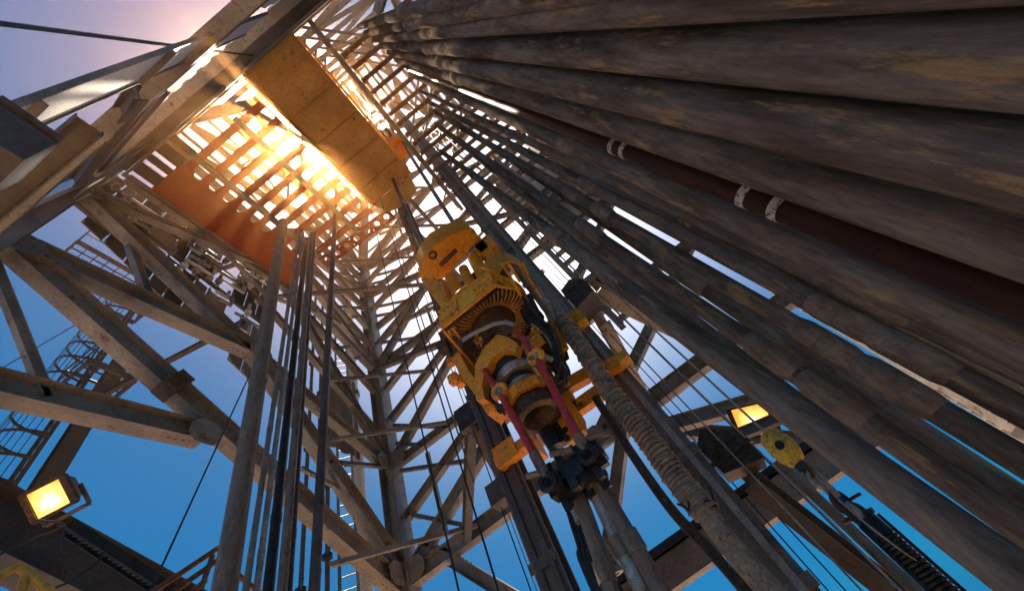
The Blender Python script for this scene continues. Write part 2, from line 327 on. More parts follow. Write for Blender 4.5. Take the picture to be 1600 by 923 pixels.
# face x=-0.8 and y=-4.4: girders and crossing braces
for z0, z1 in [(9.5, 13.6), (13.6, 18.8), (18.8, 21.5)]:
    for f in (0, 3):
        member('girder', fpt(f, .02, z0), fpt(f, .98, z0), .22, .26, f)
        if f == 0 or z0 > 15:
            member('brace', fpt(f, .03, z0), fpt(f, .5, z1), .18, .2, f); member('brace', fpt(f, .97, z0), fpt(f, .5, z1), .18, .2, f)
# tapering top: every level a girder ring and K braces on each face
LV = [21.5, 23.2, 25.0, 26.8, 28.6, 30.3, 32.0]
for k in range(len(LV)):
    z0 = LV[k]
    for f in range(4):
        member('girder', fpt(f, .03, z0), fpt(f, .97, z0), .2, .24, f)
        if k + 1 < len(LV):
            z1 = LV[k + 1]
            if k % 2 == 0:
                member('brace', fpt(f, .04, z0), fpt(f, .5, z1), .18, .2, f); member('brace', fpt(f, .96, z0), fpt(f, .5, z1), .18, .2, f)
            else:
                member('brace', fpt(f, .5, z0), fpt(f, .04, z1), .18, .2, f); member('brace', fpt(f, .5, z0), fpt(f, .96, z1), .18, .2, f)
LW = [13.6, 16.2, 18.8, 21.5, 23.2, 25.0, 26.8, 28.6]
for k in range(len(LW) - 1):
    z0, z1 = LW[k], LW[k + 1]; zm = (z0 + z1) / 2
    for f in (1, 2):
        member('sub_brace', fpt(f, .25, zm), fpt(f, .5, z0 + .1), .09, .1, f); member('sub_brace', fpt(f, .75, zm), fpt(f, .5, z0 + .1), .09, .1, f)
        member('sub_brace', fpt(f, .25, zm), fpt(f, .03, zm), .09, .1, f); member('sub_brace', fpt(f, .75, zm), fpt(f, .97, zm), .09, .1, f)
        member('sub_brace', fpt(f, .25, z0), fpt(f, .25, zm), .08, .09, f); member('sub_brace', fpt(f, .75, z0), fpt(f, .75, zm), .08, .09, f)
    for f in range(4):
        if (z0 < 19 and f != 1) or (f == 1 and k % 2): continue
        a = fpt(f, .5, z0); c = fpt((f + 1) % 4, .5, z0); n_ = Vector((0, 0, 1)); b = MB(); b.bar(a, c, .1, .12); b.build('plan_brace', m_steel, der)
        if f == 1 and k in (2, 5): b = MB(); b.bar(fpt(1, .72, z0), fpt(2, .28, z0), .09, .1); b.build('plan_brace', m_steel, der)
for z0 in (3.2, 6.2, 9.2, 11.4):
    b = MB(); b.bar((8.3, 4.2, z0), (6.1, 6.4, z0), .08, .09); b.build('plan_brace', m_steel, der)
for z0 in (6.2, 9.15, 13.4, 16.0, 18.8):
    for f, sa, sb in ((1, .97, .80), (1, .97, .88), (2, .03, .20), (2, .03, .12)):
        if f == 1 or z0 > 13: member('knee_brace', fpt(f, sa, z0 + (1.5 if sb in (.8, .2) else .8)), fpt(f, sb, z0), .09, .1, f)
for z0 in (7.6, 10.9, 12.3, 14.9, 17.4, 20.0, 21.6):
    for f, sa, sb in ((1, .975, .62), (2, .025, .42)):
        if f == 2 and z0 < 12: continue
        member('sloping_girt', fpt(f, sa, z0), fpt(f, sb, z0 + (2.2 if f == 2 else 1.7)), .19, .24, f)
        if z0 > 12: member('sloping_girt', fpt(f, sb, z0 + (2.2 if f == 2 else 1.7)), fpt(f, sa - .09 if f == 1 else sa + .09, z0 + 2.9), .11, .13, f)
b = MB()
for k in range(5): b.bar((2.4, -0.3 + .6 * k, ZC + .2), (5.2, -0.3 + .6 * k, ZC + .2), .18, .36)
b.bar((2.6, -.4, ZC + .5), (2.6, 2.2, ZC + .5), .18, .26); b.bar((5, -.4, ZC + .5), (5, 2.2, ZC + .5), .18, .26)
for k in range(6): b.lathe((3.8, 0.2 + .3 * k, ZC + .75), [(.1, -.04), (.5, -.04), (.55, -.06), (.55, .06), (.5, .04), (.1, .04)], 24, 'y')
b.build('crown_block', m_steel2, der)
# cladding on the upper faces (corrugated panels)
def corr(name, p0, u, v, nu, mt, parent, step=0.13, amp=0.03, nrm=None, label=None):
    b = MB(); p0 = Vector(p0); u = Vector(u); v = Vector(v); n = (nrm or u.cross(v)).normalized(); k = max(2, int(u.length / step)); pr = []
    for i in range(k + 1):
        a = amp if (i // 2) % 2 else -amp; pr.append(p0 + u * (i / k) + n * a)
    vs = pr + [p + v for p in pr]; m_ = k + 1
    off = [p + n * 0.004 for p in vs]
    b.add(vs + off, [(i, i + 1, i + 1 + m_, i + m_) for i in range(k)] + [(i + 2 * m_, i + m_ * 3, i + 1 + 3 * m_, i + 1 + 2 * m_) for i in range(k)])
    return b.build(name, mt, parent, label=label)
corr('cladding_panel', (8.7, -4.75, 2.2), (-3.4, 0, 0), (0, 0, 11), 0, m_wall, der, nrm=Vector((0, 1, 0)), label='pale cream corrugated cladding panel glimpsed between the drill pipes')
corr('cladding_panel', (8.75, -4.7, 13.2), (0, 3.0, 0), (0, 0, 7.5), 0, m_wall, der, nrm=Vector((1, 0, 0)))
corr('cladding_panel', (-1.15, -4.4, 16.5), (0, 10.6, 0), (0, 0, 5), 0, m_wall, der, nrm=Vector((1, 0, 0)))
corr('cladding_panel', (-1.15, -4.4, 9.6), (0, 5.4, 0), (0, 0, 6.5), 0, m_wallb, der, nrm=Vector((1, 0, 0)))
corr('cladding_panel', (6.2, 6.9, 9.6), (1.5, 0, 0), (0, 0, 3.2), 0, m_wallb, der, nrm=Vector((0, 1, 0)))

# big white-webbed leaning column at upper left + its neighbours (plane x=-0.8)
col = thing('leaning_column', 'deep white webbed steel column leaning across the upper left corner, sunlit', 'column', (-0.8, 3.6, 2.4))
p0 = onx(-330, 331, XA); p1 = onx(400, 37, XA); d = (p1 - p0).normalized(); u = Vector((1, 0, 0)).cross(d).normalized()
wd = 0.60
b = MB(); b.bar(p0, p1, wd, .02, (1, 0, 0)); b.build('web', m_white, col)
for s in (1, -1):
    dep = .05 if s > 0 else .16; sh = Vector((0 if s > 0 else -.05, 0, 0)); b = MB(); b.bar(p0 + u * s * (wd / 2 + .012) + sh, p1 + u * s * (wd / 2 + .012) + sh, .02, dep, (1, 0, 0)); b.build('flange', m_steel, col)
q = Vector(p0)
for px, py in [(20, 190), (240, 100)]:
    c = onx(px, py, XA); b = MB(); b.box(c + Vector((.042, 0, 0)), .06, wd - .004, .02, Vector((1, 0, 0)), u, d); b.build('stiffener', m_steel, col)
# wide band leg inner plate and braces on face x=-0.8
b = MB(); a0 = onx(130, 290, -.55); 
wide = thing('plate_girder', 'wide brown shadowed plate girder frame between the white column and the racking board', 'frame', (-0.8, 6.3, 4))
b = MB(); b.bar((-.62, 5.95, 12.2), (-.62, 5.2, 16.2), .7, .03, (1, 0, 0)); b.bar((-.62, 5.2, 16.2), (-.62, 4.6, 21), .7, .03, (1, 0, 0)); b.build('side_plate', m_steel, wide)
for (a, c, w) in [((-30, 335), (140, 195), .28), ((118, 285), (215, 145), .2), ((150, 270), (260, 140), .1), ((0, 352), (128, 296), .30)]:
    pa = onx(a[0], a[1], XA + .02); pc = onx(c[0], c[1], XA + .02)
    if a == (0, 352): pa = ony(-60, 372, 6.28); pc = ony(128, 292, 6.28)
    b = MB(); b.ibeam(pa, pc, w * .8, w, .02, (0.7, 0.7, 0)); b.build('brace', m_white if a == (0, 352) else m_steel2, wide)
# stub bracket at the left edge
b = MB(); c = onx(15, 222, -.6); b.box(c, .3, .5, .03, Vector((1, 0, 0)), u, d); b.box(c - d * .18, .3, .45, .3, Vector((1, 0, 0)), u, d)
b.tube([c - d * .2 - u * .1, c - d * .6 - u * .1], .05, 10)
tag(b.build('column_bracket', m_steel2, origin=c), 'dark bolted bracket at the left edge under the white column', 'bracket')

# ================================================================== RACKING BOARDS
ZB = 15.0
rb = thing('racking_board', 'orange racking board with a row of round ended slots, left of the sun', 'racking board', (2, 6.0, ZB))
x0, x1 = 0.1, 4.4; slot_w, pitch, y_in, y_out = .21, .42, 5.3, 6.45
b = MB(); xs = [0.55 + i * pitch for i in range(9)]
prevx = x0
for i, xc in enumerate(xs):                      # fingers = plate between slots; slot ends round
    pass
# back plate with round notches: one polygon outline
pts = [(x0, y_out), (x0, y_in)]
for xc in xs:
    pts.append((xc - slot_w / 2, y_in))
    for k in range(7):
        t = math.pi * k / 6; pts.append((xc - slot_w / 2 * math.cos(t), y_in + slot_w * .8 * math.sin(t)))
    pts.append((xc + slot_w / 2, y_in))
pts += [(x1, y_in), (x1, y_out)]
clean = []
for p in pts:
    if not clean or (abs(p[0] - clean[-1][0]) + abs(p[1] - clean[-1][1])) > 1e-4: clean.append(p)
# split into quads strips instead of one concave face
def strip_plate(b, z, th):
    last = x0
    edges = [x0]
    prof = []
    def yin(x):
        for xc in xs:
            if abs(x - xc) < slot_w / 2 - 1e-6: return y_in + slot_w * .8 * math.sqrt(max(0, 1 - ((x - xc) / (slot_w / 2)) ** 2))
        return y_in
    X_ = [x0]
    for xc in xs: X_ += [xc + slot_w / 2 * c_ for c_ in (-1, -.92, -.7, -.38, 0, .38, .7, .92, 1)]
    X_.append(x1)
    for i in range(len(X_) - 1):
        a, c_ = X_[i], X_[i + 1]; ya, yc_ = yin(a + 1e-9 if i else a), yin(c_ - 1e-9)
        b.hexa([(a, ya, z - th), (c_, yc_, z - th), (c_, y_out, z - th), (a, y_out, z - th), (a, ya, z), (c_, yc_, z), (c_, y_out, z), (a, y_out, z)])
strip_plate(b, ZB, .02)
b.build('board_plate', m_org, rb)
for i in range(len(xs) + 1):
    xl = x0 if i == 0 else xs[i - 1] + slot_w / 2; xr = x1 - .1 if i == len(xs) else xs[i] - slot_w / 2
    b = MB(); ye = 2.62
    xm = (xl + xr) / 2; w = min(.16, xr - xl)
    b.bb((xm - w / 2, ye, ZB - .10), (xm + w / 2, y_in - .002, ZB)); b.bb((xm - w / 2 - .02, ye, ZB + .002), (xm + w / 2 + .02, y_in, ZB + .018))
    b.build('finger', m_org, rb)
    for k, yy in enumerate((2.9, 3.6, 4.3)):
        if random.random() < .75:
            b = MB(); b.bb((xm - .07, yy, ZB + .02), (xm + .07, yy + .16, ZB + .14)); b.tube([(xm + .05, yy + .08, ZB + .08), (xm + .26, yy + .08, ZB + .08)], .025, 8); b.build('latch', m_yelb, rb)
b = MB(); b.bar((x0 - .5, y_out + .1, ZB - .1), (x1 + .1, y_out + .1, ZB - .1), .16, .34); b.build('edge_beam', m_steel, rb)
for zz in (ZB + .5, ZB + 1.1):
    b = MB(); b.tube([(x0, y_out, zz), (x1, y_out, zz)], .025, 8)
    for k in range(6): b.tube([(x0 + k * .9, y_out, ZB), (x0 + k * .9, y_out, zz)], .022, 6)
    b.build('guard_rail', m_yelb, rb)
# last finger with round holes
b = MB(); pa = Vector((4.55, 5.1, ZB)); pb = Vector((4.72, 2.2, ZB)); n = 7; dd = (pb - pa) / n; sx = Vector((dd.y, -dd.x, 0)).normalized()
for i in range(n):
    c = pa + dd * (i + .5)
    ring = []; out = []
    for k in range(16):
        t = 2 * math.pi * k / 16; ring.append(c + (dd.normalized() * math.cos(t) + sx * math.sin(t)) * .10)
        m_ = max(abs(math.cos(t)) / (dd.length / 2), abs(math.sin(t)) / .17); out.append(c + (dd.normalized() * math.cos(t) + sx * math.sin(t)) / m_)
    dn = Vector((0, 0, -.02))
    b.add(ring + out + [r + dn for r in ring] + [o + dn for o in out], [(k, (k + 1) % 16, 16 + (k + 1) % 16, 16 + k) for k in range(16)] + [(32 + k, 48 + k, 48 + (k + 1) % 16, 32 + (k + 1) % 16) for k in range(16)] + [(k, 32 + k, 32 + (k + 1) % 16, (k + 1) % 16) for k in range(16)])
b.bar(pa + sx * .18, pb + sx * .18, .02, .16); b.bar(pa - sx * .18, pb - sx * .18, .02, .16)
b.build('drilled_finger', m_org, rb)
for q in range(4):
    b = MB(); b.bar((-.45, 4.9 + q * .4, ZB - .12), (.12, 4.9 + q * .4, ZB - .12), .34 if q % 2 else .2, .05); b.build('side_plank', m_steel2, rb)
b = MB(); b.ibeam((x0, 4.9, ZB - .22), (x1, 4.9, ZB - .22), .12, .2); b.ibeam((x0, 3.4, ZB - .22), (x1, 3.4, ZB - .22), .12, .2); b.build('cross_beam', m_steel, rb)

rb2 = thing('racking_board', 'right racking board whose open fingers hold the tops of the drill pipes', 'racking board', (2, -1.5, ZB))
for i in range(14):
    xm = .62 + i * .36; b = MB(); b.bb((xm - .045, -3.9, ZB - .08), (xm + .045, .18, ZB)); b.bb((xm - .06, -3.9, ZB + .002), (xm + .06, .18, ZB + .014)); b.build('finger', m_brnr, rb2)
    if i % 2 == 0:
        b = MB(); b.bb((xm - .06, .02, ZB + .02), (xm + .1, .2, ZB + .13)); b.build('latch', m_yelb, rb2)
b = MB(); b.bar((-.4, .27, ZB - .05), (6.2, .27, ZB - .05), .12, .2); b.build('edge_beam', m_steel, rb2)
b = MB(); b.bar((.3, -3.98, ZB - .05), (6.2, -3.98, ZB - .05), .12, .2)
b.build('edge_beam', m_steel, rb2)
for zz in (ZB + .55, ZB + 1.1):
    b = MB(); b.tube([(-.3, .36, zz), (6.2, .36, zz)], .02, 6)
    for k in range(7): b.tube([(-.2 + k * 1.05, .36, ZB), (-.2 + k * 1.05, .36, zz)], .02, 6)
    b.build('guard_rail', m_galv, rb2)

mbp = thing('monkey_board', 'long solid plated walkway seen from below beside the sun between both racking boards', 'platform', (1.8, 1.6, ZB))
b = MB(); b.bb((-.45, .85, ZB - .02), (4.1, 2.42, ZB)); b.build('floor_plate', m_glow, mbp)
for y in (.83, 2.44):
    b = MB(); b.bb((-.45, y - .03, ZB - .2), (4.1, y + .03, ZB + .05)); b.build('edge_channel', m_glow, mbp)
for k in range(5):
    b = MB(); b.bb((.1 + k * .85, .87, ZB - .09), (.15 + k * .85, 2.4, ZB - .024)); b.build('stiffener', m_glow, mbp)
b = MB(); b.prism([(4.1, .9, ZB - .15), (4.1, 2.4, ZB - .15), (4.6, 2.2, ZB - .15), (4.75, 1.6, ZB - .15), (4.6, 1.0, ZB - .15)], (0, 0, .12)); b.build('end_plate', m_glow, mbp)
for k in range(6):
    for y in (.8, 2.5):
        b = MB(); b.tube([(-.3 + k * .85, y, ZB), (-.3 + k * .85, y, ZB + 1.1)], .025, 6)
        if k < 5: b.tube([(-.3 + k * .85, y, ZB + 1.08), (.55 + k * .85, y, ZB + 1.08)], .025, 6); b.tube([(-.3 + k * .85, y, ZB + .55), (.55 + k * .85, y, ZB + .55)], .02, 6)
        b.build('guard_rail', m_yelb, mbp)
sp = thing('side_walkway', 'plated cross walkway above the shadowed upper left frame', 'platform', (-.7, 1, ZB))
b = MB(); b.bb((-.8, -4.2, ZB - .3), (-.5, 6.3, ZB - .28)); b.build('floor_plate', m_steel2, sp)
b = MB(); b.bar((-.46, -4.2, ZB - .25), (-.46, 6.3, ZB - .25), .06, .3); b.build('edge_channel', m_steel, sp)
b = MB(); b.bar((-.42, -1.6, ZB + .6), (-.42, 5.2, ZB + .6), .05, .3); b.build('toe_board', m_yelb, sp)

# clutter of service pipes and trays fixed outside the left face
def junk(name, label, cat, base, items, mt, group=None):
    t = thing(name, label, cat, base, group)
    for nm, pts, r in items:
        b = MB(); b.tube(pts, r, 8); b.build(nm, mt, t)
    return t
t = thing('service_piping', 'tangle of small sunlit pipes and valves behind the left slotted board', 'piping', (1.5, 6.8, 11.2))
for k in range(44):
    x = random.uniform(-.5, 3.9); zl = 13.1 - (x + .65) * .495; z = random.uniform(zl + .5, 14.9); y = random.uniform(6.6, 6.8); l_ = random.uniform(.2, .9)
    b = MB()
    if k % 3: b.tube([(x, y, z), (x + l_, y, z), (x + l_, y + .02, z + .35)], random.uniform(.02, .055), 8)
    else: b.tube([(x, y, z - .25), (x, y, z + l_ * .6)], random.uniform(.02, .05), 8); b.lathe((x, y, z), [(.0, -.05), (.09, -.05), (.09, .05), (0, .05)], 12)
    b.build('service_pipe', random.choice([m_galv, m_steel, m_chr, m_wall]), t)
wp = thing('wall_cladding', 'dark brown ribbed cladding behind the sloping left girders', 'cladding', (1.8, 7.0, 11))
xx = -.75
while xx < 4.1:
    w_ = random.uniform(.35, .6); x2 = min(4.15, xx + w_ - .03); z1 = 13.05 - (xx + .65) * .495; z2 = 13.05 - (x2 + .65) * .495
    for (za, zb2) in ((0, .42), (.5, 1.0)):
        if random.random() < .12: continue
        ht = 15.6
        A_ = [(xx, z1 + (ht - z1) * za), (x2, z2 + (ht - z2) * za), (x2, z2 + (ht - z2) * zb2), (xx, z1 + (ht - z1) * zb2)]
        b = MB(); b.prism([(x_, 7.0, z_) for x_, z_ in A_], (0, .03, 0)); b.bar((A_[0][0] + .02, 6.97, A_[0][1]), (A_[3][0] + .02, 6.97, A_[3][1]), .05, .04, (1, 0, 0)); b.build('ribbed_panel', m_dark if random.random() < .5 else m_wallb, wp)
    xx += w_
for q in range(3):
    b = MB(); b.bar((-.6, 6.9, 13.2 + q * .8), (4.1, 6.9, 11.9 + q * 1.05), .08, .1); b.build('rail_bar', m_steel2, wp)
# ================================================================== GUIDE RAILS
def rail(name, label, y, x, w, mt):
    t = thing(name, label, 'guide rail', (x, y, 0))
    b = MB(); b.ibeam((x, y, 0), (x, y, 31), w, w * .8, .03, (1, 0, 0)); b.build('rail_beam', mt, t)
    s = 1 if y < 1 else -1
    b = MB(); b.bar((x - w * .46, y + s * w * .25, 0), (x - w * .46, y + s * w * .25, 31), .07, .05, (1, 0, 0)); b.bar((x - w * .46, y - s * w * .25, 0), (x - w * .46, y - s * w * .25, 31), .07, .05, (1, 0, 0)); b.build('running_strip', m_galv if y < 1 else m_steel2, t)
    for z in (6.2, 9.2, 13.6, 18.8, 24.3):
        if z > 7 or y < 1:
            b = MB(); xe = corner(1, z).x; b.ibeam((x + .2, y, z), (xe - .1, y, z), .16, .2); b.build('strut', m_steel, t)
    for k in range(14):
        b = MB(); z = .8 + k * 1.35; b.box((x - w * .4 - .03, y, z), .02, w * 1.12, .12)
        for q in (-.42, .42): b.bolt((x - w * .4 - .04, y + q * w, z), (-1, 0, 0), .025)
        b.build('splice', mt, t)
    return t
rail('guide_rail', 'dark steel guide rail running down left of the red links', 1.83, 4.95, .34, m_railm)
rail('guide_rail', 'wide brown guide rail running down to the right of the wrapped hose', -.10, 4.95, .44, m_steel)
t = thing('battened_post', 'ladder like battened post between the wide right rail and the lowest drill pipe', 'post', (8.1, -1.7, 7))
for y in (-1.15, -2.5): b = MB(); b.ibeam((8.1, y, 8.0), (8.1, y, 21.4), .16, .2, .02, (1, 0, 0)); b.build('chord', m_steel, t)
for k in range(22): b = MB(); z = 8.2 + k * .6; b.bar((8.05, -1.24, z), (8.05, -2.41, z + (.1 if k % 2 else 0)), .1, .16); b.build('batten', m_steel if k % 3 else m_wallb, t)
b = MB(); b.bb((8.25, -2.4, 9.2), (8.28, -1.25, 10.4)); b.build('backing_panel', m_steel2, t)
# brackets of the second rail and bottom right truss girders
def truss(label, pa, pb, dep, cat='girder'):
    t = thing('cable_girder', label, cat, (pa + pb) / 2)
    b = MB(); b.bar(pa, pb, .3, dep, (0, 0, 1)); b.build('beam', m_steel, t)
    d = (pb - pa).normalized(); n = int((pb - pa).length / .16)
    b = MB(); off = Vector((-.22, 0, dep / 2))
    for q in (-.05, .05):
        b.bar(pa + off + Vector((q * 1.6, 0, 0)), pb + off + Vector((q * 1.6, 0, 0)), .02, .10)
    for k in range(n): b.box(pa + off + d * (k * .16), .2, .05, .012)
    b.build('cable_tray', m_blk, t); return t
truss('brown girder crossing low at the right with a dark perforated tray', rf(2.2, 3.25) + Vector((-1.4, 0, 0)), rf(-3.2, 3.2) + Vector((-1.4, 0, 0)), .42)
t = thing('rail_bracket', 'dark blocky bracket joining the wide right rail to the girder below the lamp', 'bracket', (5.5, -.6, 3.8))
b = MB(); b.prism([(5.3, -.85, 3.2), (5.3, -.4, 3.3), (5.3, -.36, 3.7), (5.3, -.55, 3.85), (5.3, -.85, 3.6)], (.36, 0, 0)); b.bb((5.27, -.88, 3.4), (5.298, -.34, 3.46))
for q in range(6): b.bolt((5.3, -.78 + .12 * (q % 3), 3.34 + .2 * (q // 3)), (-1, 0, 0), .025, .03)
b.build('bracket_block', m_brn, t)
b = MB(); b.ibeam((5.6, -.6, 3.7), (6.2, -1.6, 3.7), .1, .14); b.ibeam((5.6, -.6, 3.2), (7.0, -1.2, 1.2), .2, .3); b.build('arm', m_steel2, t)
t = thing('rail_bracket', 'angular bracket block high on the wide right rail beside the drill pipes', 'bracket', (5.3, -.5, 7.0))
b = MB(); b.prism([(5.0, -.80, 6.6), (5.0, -.36, 6.5), (5.0, -.36, 7.1), (5.0, -.62, 7.2), (5.0, -.8, 7.0)], (.5, 0, 0)); b.bb((4.97, -.84, 6.8), (4.998, -.34, 6.86))
for q in range(6): b.bolt((5.0, -.72 + .13 * (q % 3), 6.66 + .3 * (q // 3)), (-1, 0, 0), .025, .03)
b.build('bracket_block', m_steel2, t)
b = MB(); b.ibeam((5.3, -.85, 6.9), (8.2, -2.2, 6.2), .26, .34); b.ibeam((5.5, -.6, 6.4), (8.2, -.4, 6.1), .2, .3); b.build('arm', m_steel, t)
t = thing('rail_bracket', 'small dark knuckle bracket on the left guide rail', 'bracket', (5.2, 2.2, 6.2))
b = MB(); b.bb((5.0, 2.03, 5.9), (5.35, 2.42, 6.35)); b.build('bracket_block', m_blk, t)
b = MB(); b.ibeam((5.2, 2.3, 6.0), (8.2, 4.6, 6.1), .16, .22); b.ibeam((5.2, 2.2, 5.9), (8.2, 2.8, 3.3), .2, .26); b.build('arm', m_steel2, t)
t = thing('rail_bracket', 'lower knuckle bracket on the left guide rail beneath the first', 'bracket', (5.1, 2.1, 4.6))
b = MB(); b.bb((4.95, 2.03, 4.5), (5.2, 2.3, 4.8)); b.build('bracket_block', m_steel2, t)
# lamp arm beam
pa = onx(1035, 668, 7.0); pb = onx(1200, 622, 7.0)
b = MB(); b.ibeam(pa, pb, .2, .24); tag(b.build('lamp_beam', m_steel, origin=pa), 'short beige beam holding the right floodlight', 'beam')

# ================================================================== DRILL PIPES
GP = 'drill pipes racked in the right hand stand'
def pipe(bot, top, r, joints, label, mt=m_pipe, zt=15.55, group=GP, zb=0.04):
    p = ond(*bot); tp = onz(top[0], top[1], zt) if len(top) == 2 else Vector((p.x + top[0], p.y + top[1], zt))
    base = p + (tp - p) * ((zb - p.z) / (tp.z - p.z))
    ax = (tp - base); t = thing('drill_pipe', label, 'drill pipe', base, group)
    n = 32 if bot[2] < 2.6 else 14
    b = MB(); b.tube([base + ax * (k / 6) for k in range(7)], r, n); b.build('pipe_body', mt, t)
    for jj in joints:
        z = jj if not isinstance(jj, tuple) else ond(jj[0], jj[1], bot[2] * 1.02).z
        f0 = (z - zb) / (zt - zb); L_ = .12 / ax.length
        b = MB(); rj = r * 1.2
        b.tube([base + ax * (f0 + q * L_) for q in (-1.5, -1, -.03, -.02, .04, .05, 1.0, 1.45)],
               [r * 1.002, rj, rj, rj * .955, rj * .955, rj * 1.015, rj * 1.01, r * 1.002], n)
        b.build('tool_joint', m_joint, t)
    return t
front = [
 ((900, -62, 1.0), (562, 42), .075, (7.9,), 'rusty drill pipe nearest the plated walkway at the top edge'),
 ((900, -22, 1.02), (572, 52), .075, (7.9,), 'rusty drill pipe second from the plated walkway at the top edge'),
 ((900, 18, 1.08), (585, 62), .077, (7.9,), 'third drill pipe from the top, cut by the upper edge of the photo'),
 ((1600, 96, 1.17), (598, 72), .084, (8.1,), 'widest dark drill pipe across the upper right, ochre streaked'),
 ((1600, 259, 1.24), (608, 82), .083, (7.7,), 'dark streaked drill pipe just under the widest one'),
 ((1600, 384, 1.50), (619, 93), .079, (7.8,), 'streaked drill pipe directly above the red brown banded pipe'),
 ((1600, 545, 1.9), (640, 116), .066, ((894, 205),), 'dull grey drill pipe directly under the red brown banded pipe'),
 ((1350, 465, 2.6), (652, 140), .050, ((917, 234), (1371, 473)), 'second drill pipe below the red brown banded pipe'),
 ((1350, 514, 2.6), (663, 156), .058, ((927, 273), (1319, 500), (1425, 553)), 'double jointed drill pipe just below the cream gap'),
 ((1350, 573, 2.6), (674, 172), .059, ((941, 315), (888, 291), (1287, 541), (1400, 606)), 'double jointed drill pipe just below the blue white gap'),
 ((1350, 656, 2.6), (686, 198), .060, ((922, 340), (886, 356), (1201, 561), (1303, 626)), 'double jointed drill pipe next above the smooth lowest pipe'),
 ((1226, 633, 2.0), (688, 236), .068, ((815, 345),), 'smooth lowest drill pipe of the stand, nearest the hanging machine')]
for a in front: pipe(*a)
back = [((1350, 617, 3.2), (.75, -.1, 0)), ((1300, 672, 3.0), (.7, .05, 0)), ((1600, 452, 2.1), (.5, 0, 0)), ((1600, 325, 1.8), (.45, 0, 0)), ((1600, 180, 1.6), (.4, 0, 0)), ((1600, 10, 1.45), (.35, 0, 0)),
        ((900, -5, 1.35), (.3, 0, 0)), ((900, -45, 1.3), (.3, 0, 0)), ((1250, 640, 3.9), (.7, 0, 0)), ((1250, 655, 4.6), (.7, 0, 0)),
        ((1250, 628, 5.2), (.6, 0, 0))]
names = ['thinner shadowed drill pipe behind the lowest double jointed pipe', 'dark drill pipe squeezed behind the smooth lowest pipe']
for i, (bot, top) in enumerate(back):
    lab = names[i] if i < 2 else 'shadowed rusty drill pipe behind the front row, filling a gap between nearer pipes'
    pipe(bot, top, .068, (4.0 + .3 * (i % 4), 4.35 + .3 * (i % 4), 8.3), lab, group='shadowed drill pipes behind the front row')
t = pipe((1600, 468, 1.72), (629, 104), .055, (), 'glossy red brown pipe with two pairs of pale bands', m_brownp, group='banded pipe')
bs = t.location.copy(); tp = onz(629, 104, 15.55); ax = tp - bs
del t['group']
for px, py in ((1190, 303), (1241, 327), (972, 217), (990, 226)):
    z = ond(px, py, 1.75).z; f = z / 15.5; b = MB(); L_ = .022 / ax.length
    b.tube([bs + ax * (f - L_), bs + ax * (f + L_)], .0575, 24); b.build('pale_band', m_band, t)

# ================================================================== LEFT RISERS
GR = 'vertical pipes running up the left of the well'
def riser(px, py, d, r, ztop, label, mt, clamps=(), name='standpipe', lean=None):
    p = ond(px, py, d); base = Vector((p.x, p.y, 0.02)); top = Vector((p.x, p.y, ztop))
    if lean: q = ond(lean[0], lean[1], d); top = q + (q - p) * ((ztop - q.z) / (q.z - p.z)); base = p - (q - p) * ((p.z - .02) / (q.z - p.z))
    t = thing(name, label, 'pipe', base, GR)
    b = MB(); b.tube([base + (top - base) * (k / 8) for k in range(9)], r, 20); b.build('pipe_body', mt, t)
    for z in clamps:
        c = base + (top - base) * (z / ztop); b = MB(); b.tube([c - Vector((0, 0, .06)), c + Vector((0, 0, .06))], r * 1.12, 20); b.build('collar', mt, t)
    return t
riser(375, 770, 5.0, .115, 13.6, 'thickest weathered brown standpipe, leftmost of the left pipes', m_riser, (7.2, 12.4), lean=(442, 352))
riser(385, 915, 5.2, .035, 13.8, 'slim grey tube next right of the thick brown standpipe', m_galv, (3.6, 6.4))
riser(402, 915, 5.2, .035, 13.6, 'second slim grey tube right of the thick brown standpipe', m_galv, (4.6, 7.2))
riser(420, 915, 5.5, .06, 13.9, 'dark tube between the slim grey pair and the pale lichen pipe', m_blk, (5.2, 9))
riser(441, 915, 5.0, .05, 13.2, 'pale blotchy vertical pipe in the middle of the left pipes', m_riser, (6.5, 7.8))
riser(452, 905, 5.4, .04, 14.2, 'dark slender pipe hugging the pale blotchy one', m_brn, (4.9, 8.8))
riser(470, 600, 5.8, .035, 14.2, 'thin brown tube right of the pale blotchy pipe', m_brn, (9.0, 11))
riser(478, 560, 6.0, .03, 14.4, 'thinnest brown tube of the left pipes', m_riser, (10.4,))
riser(492, 905, 5.0, .058, 19.0, 'single steel riser standing apart at the right of the left pipes', m_steel2, (5, 9), lean=(524, 330))
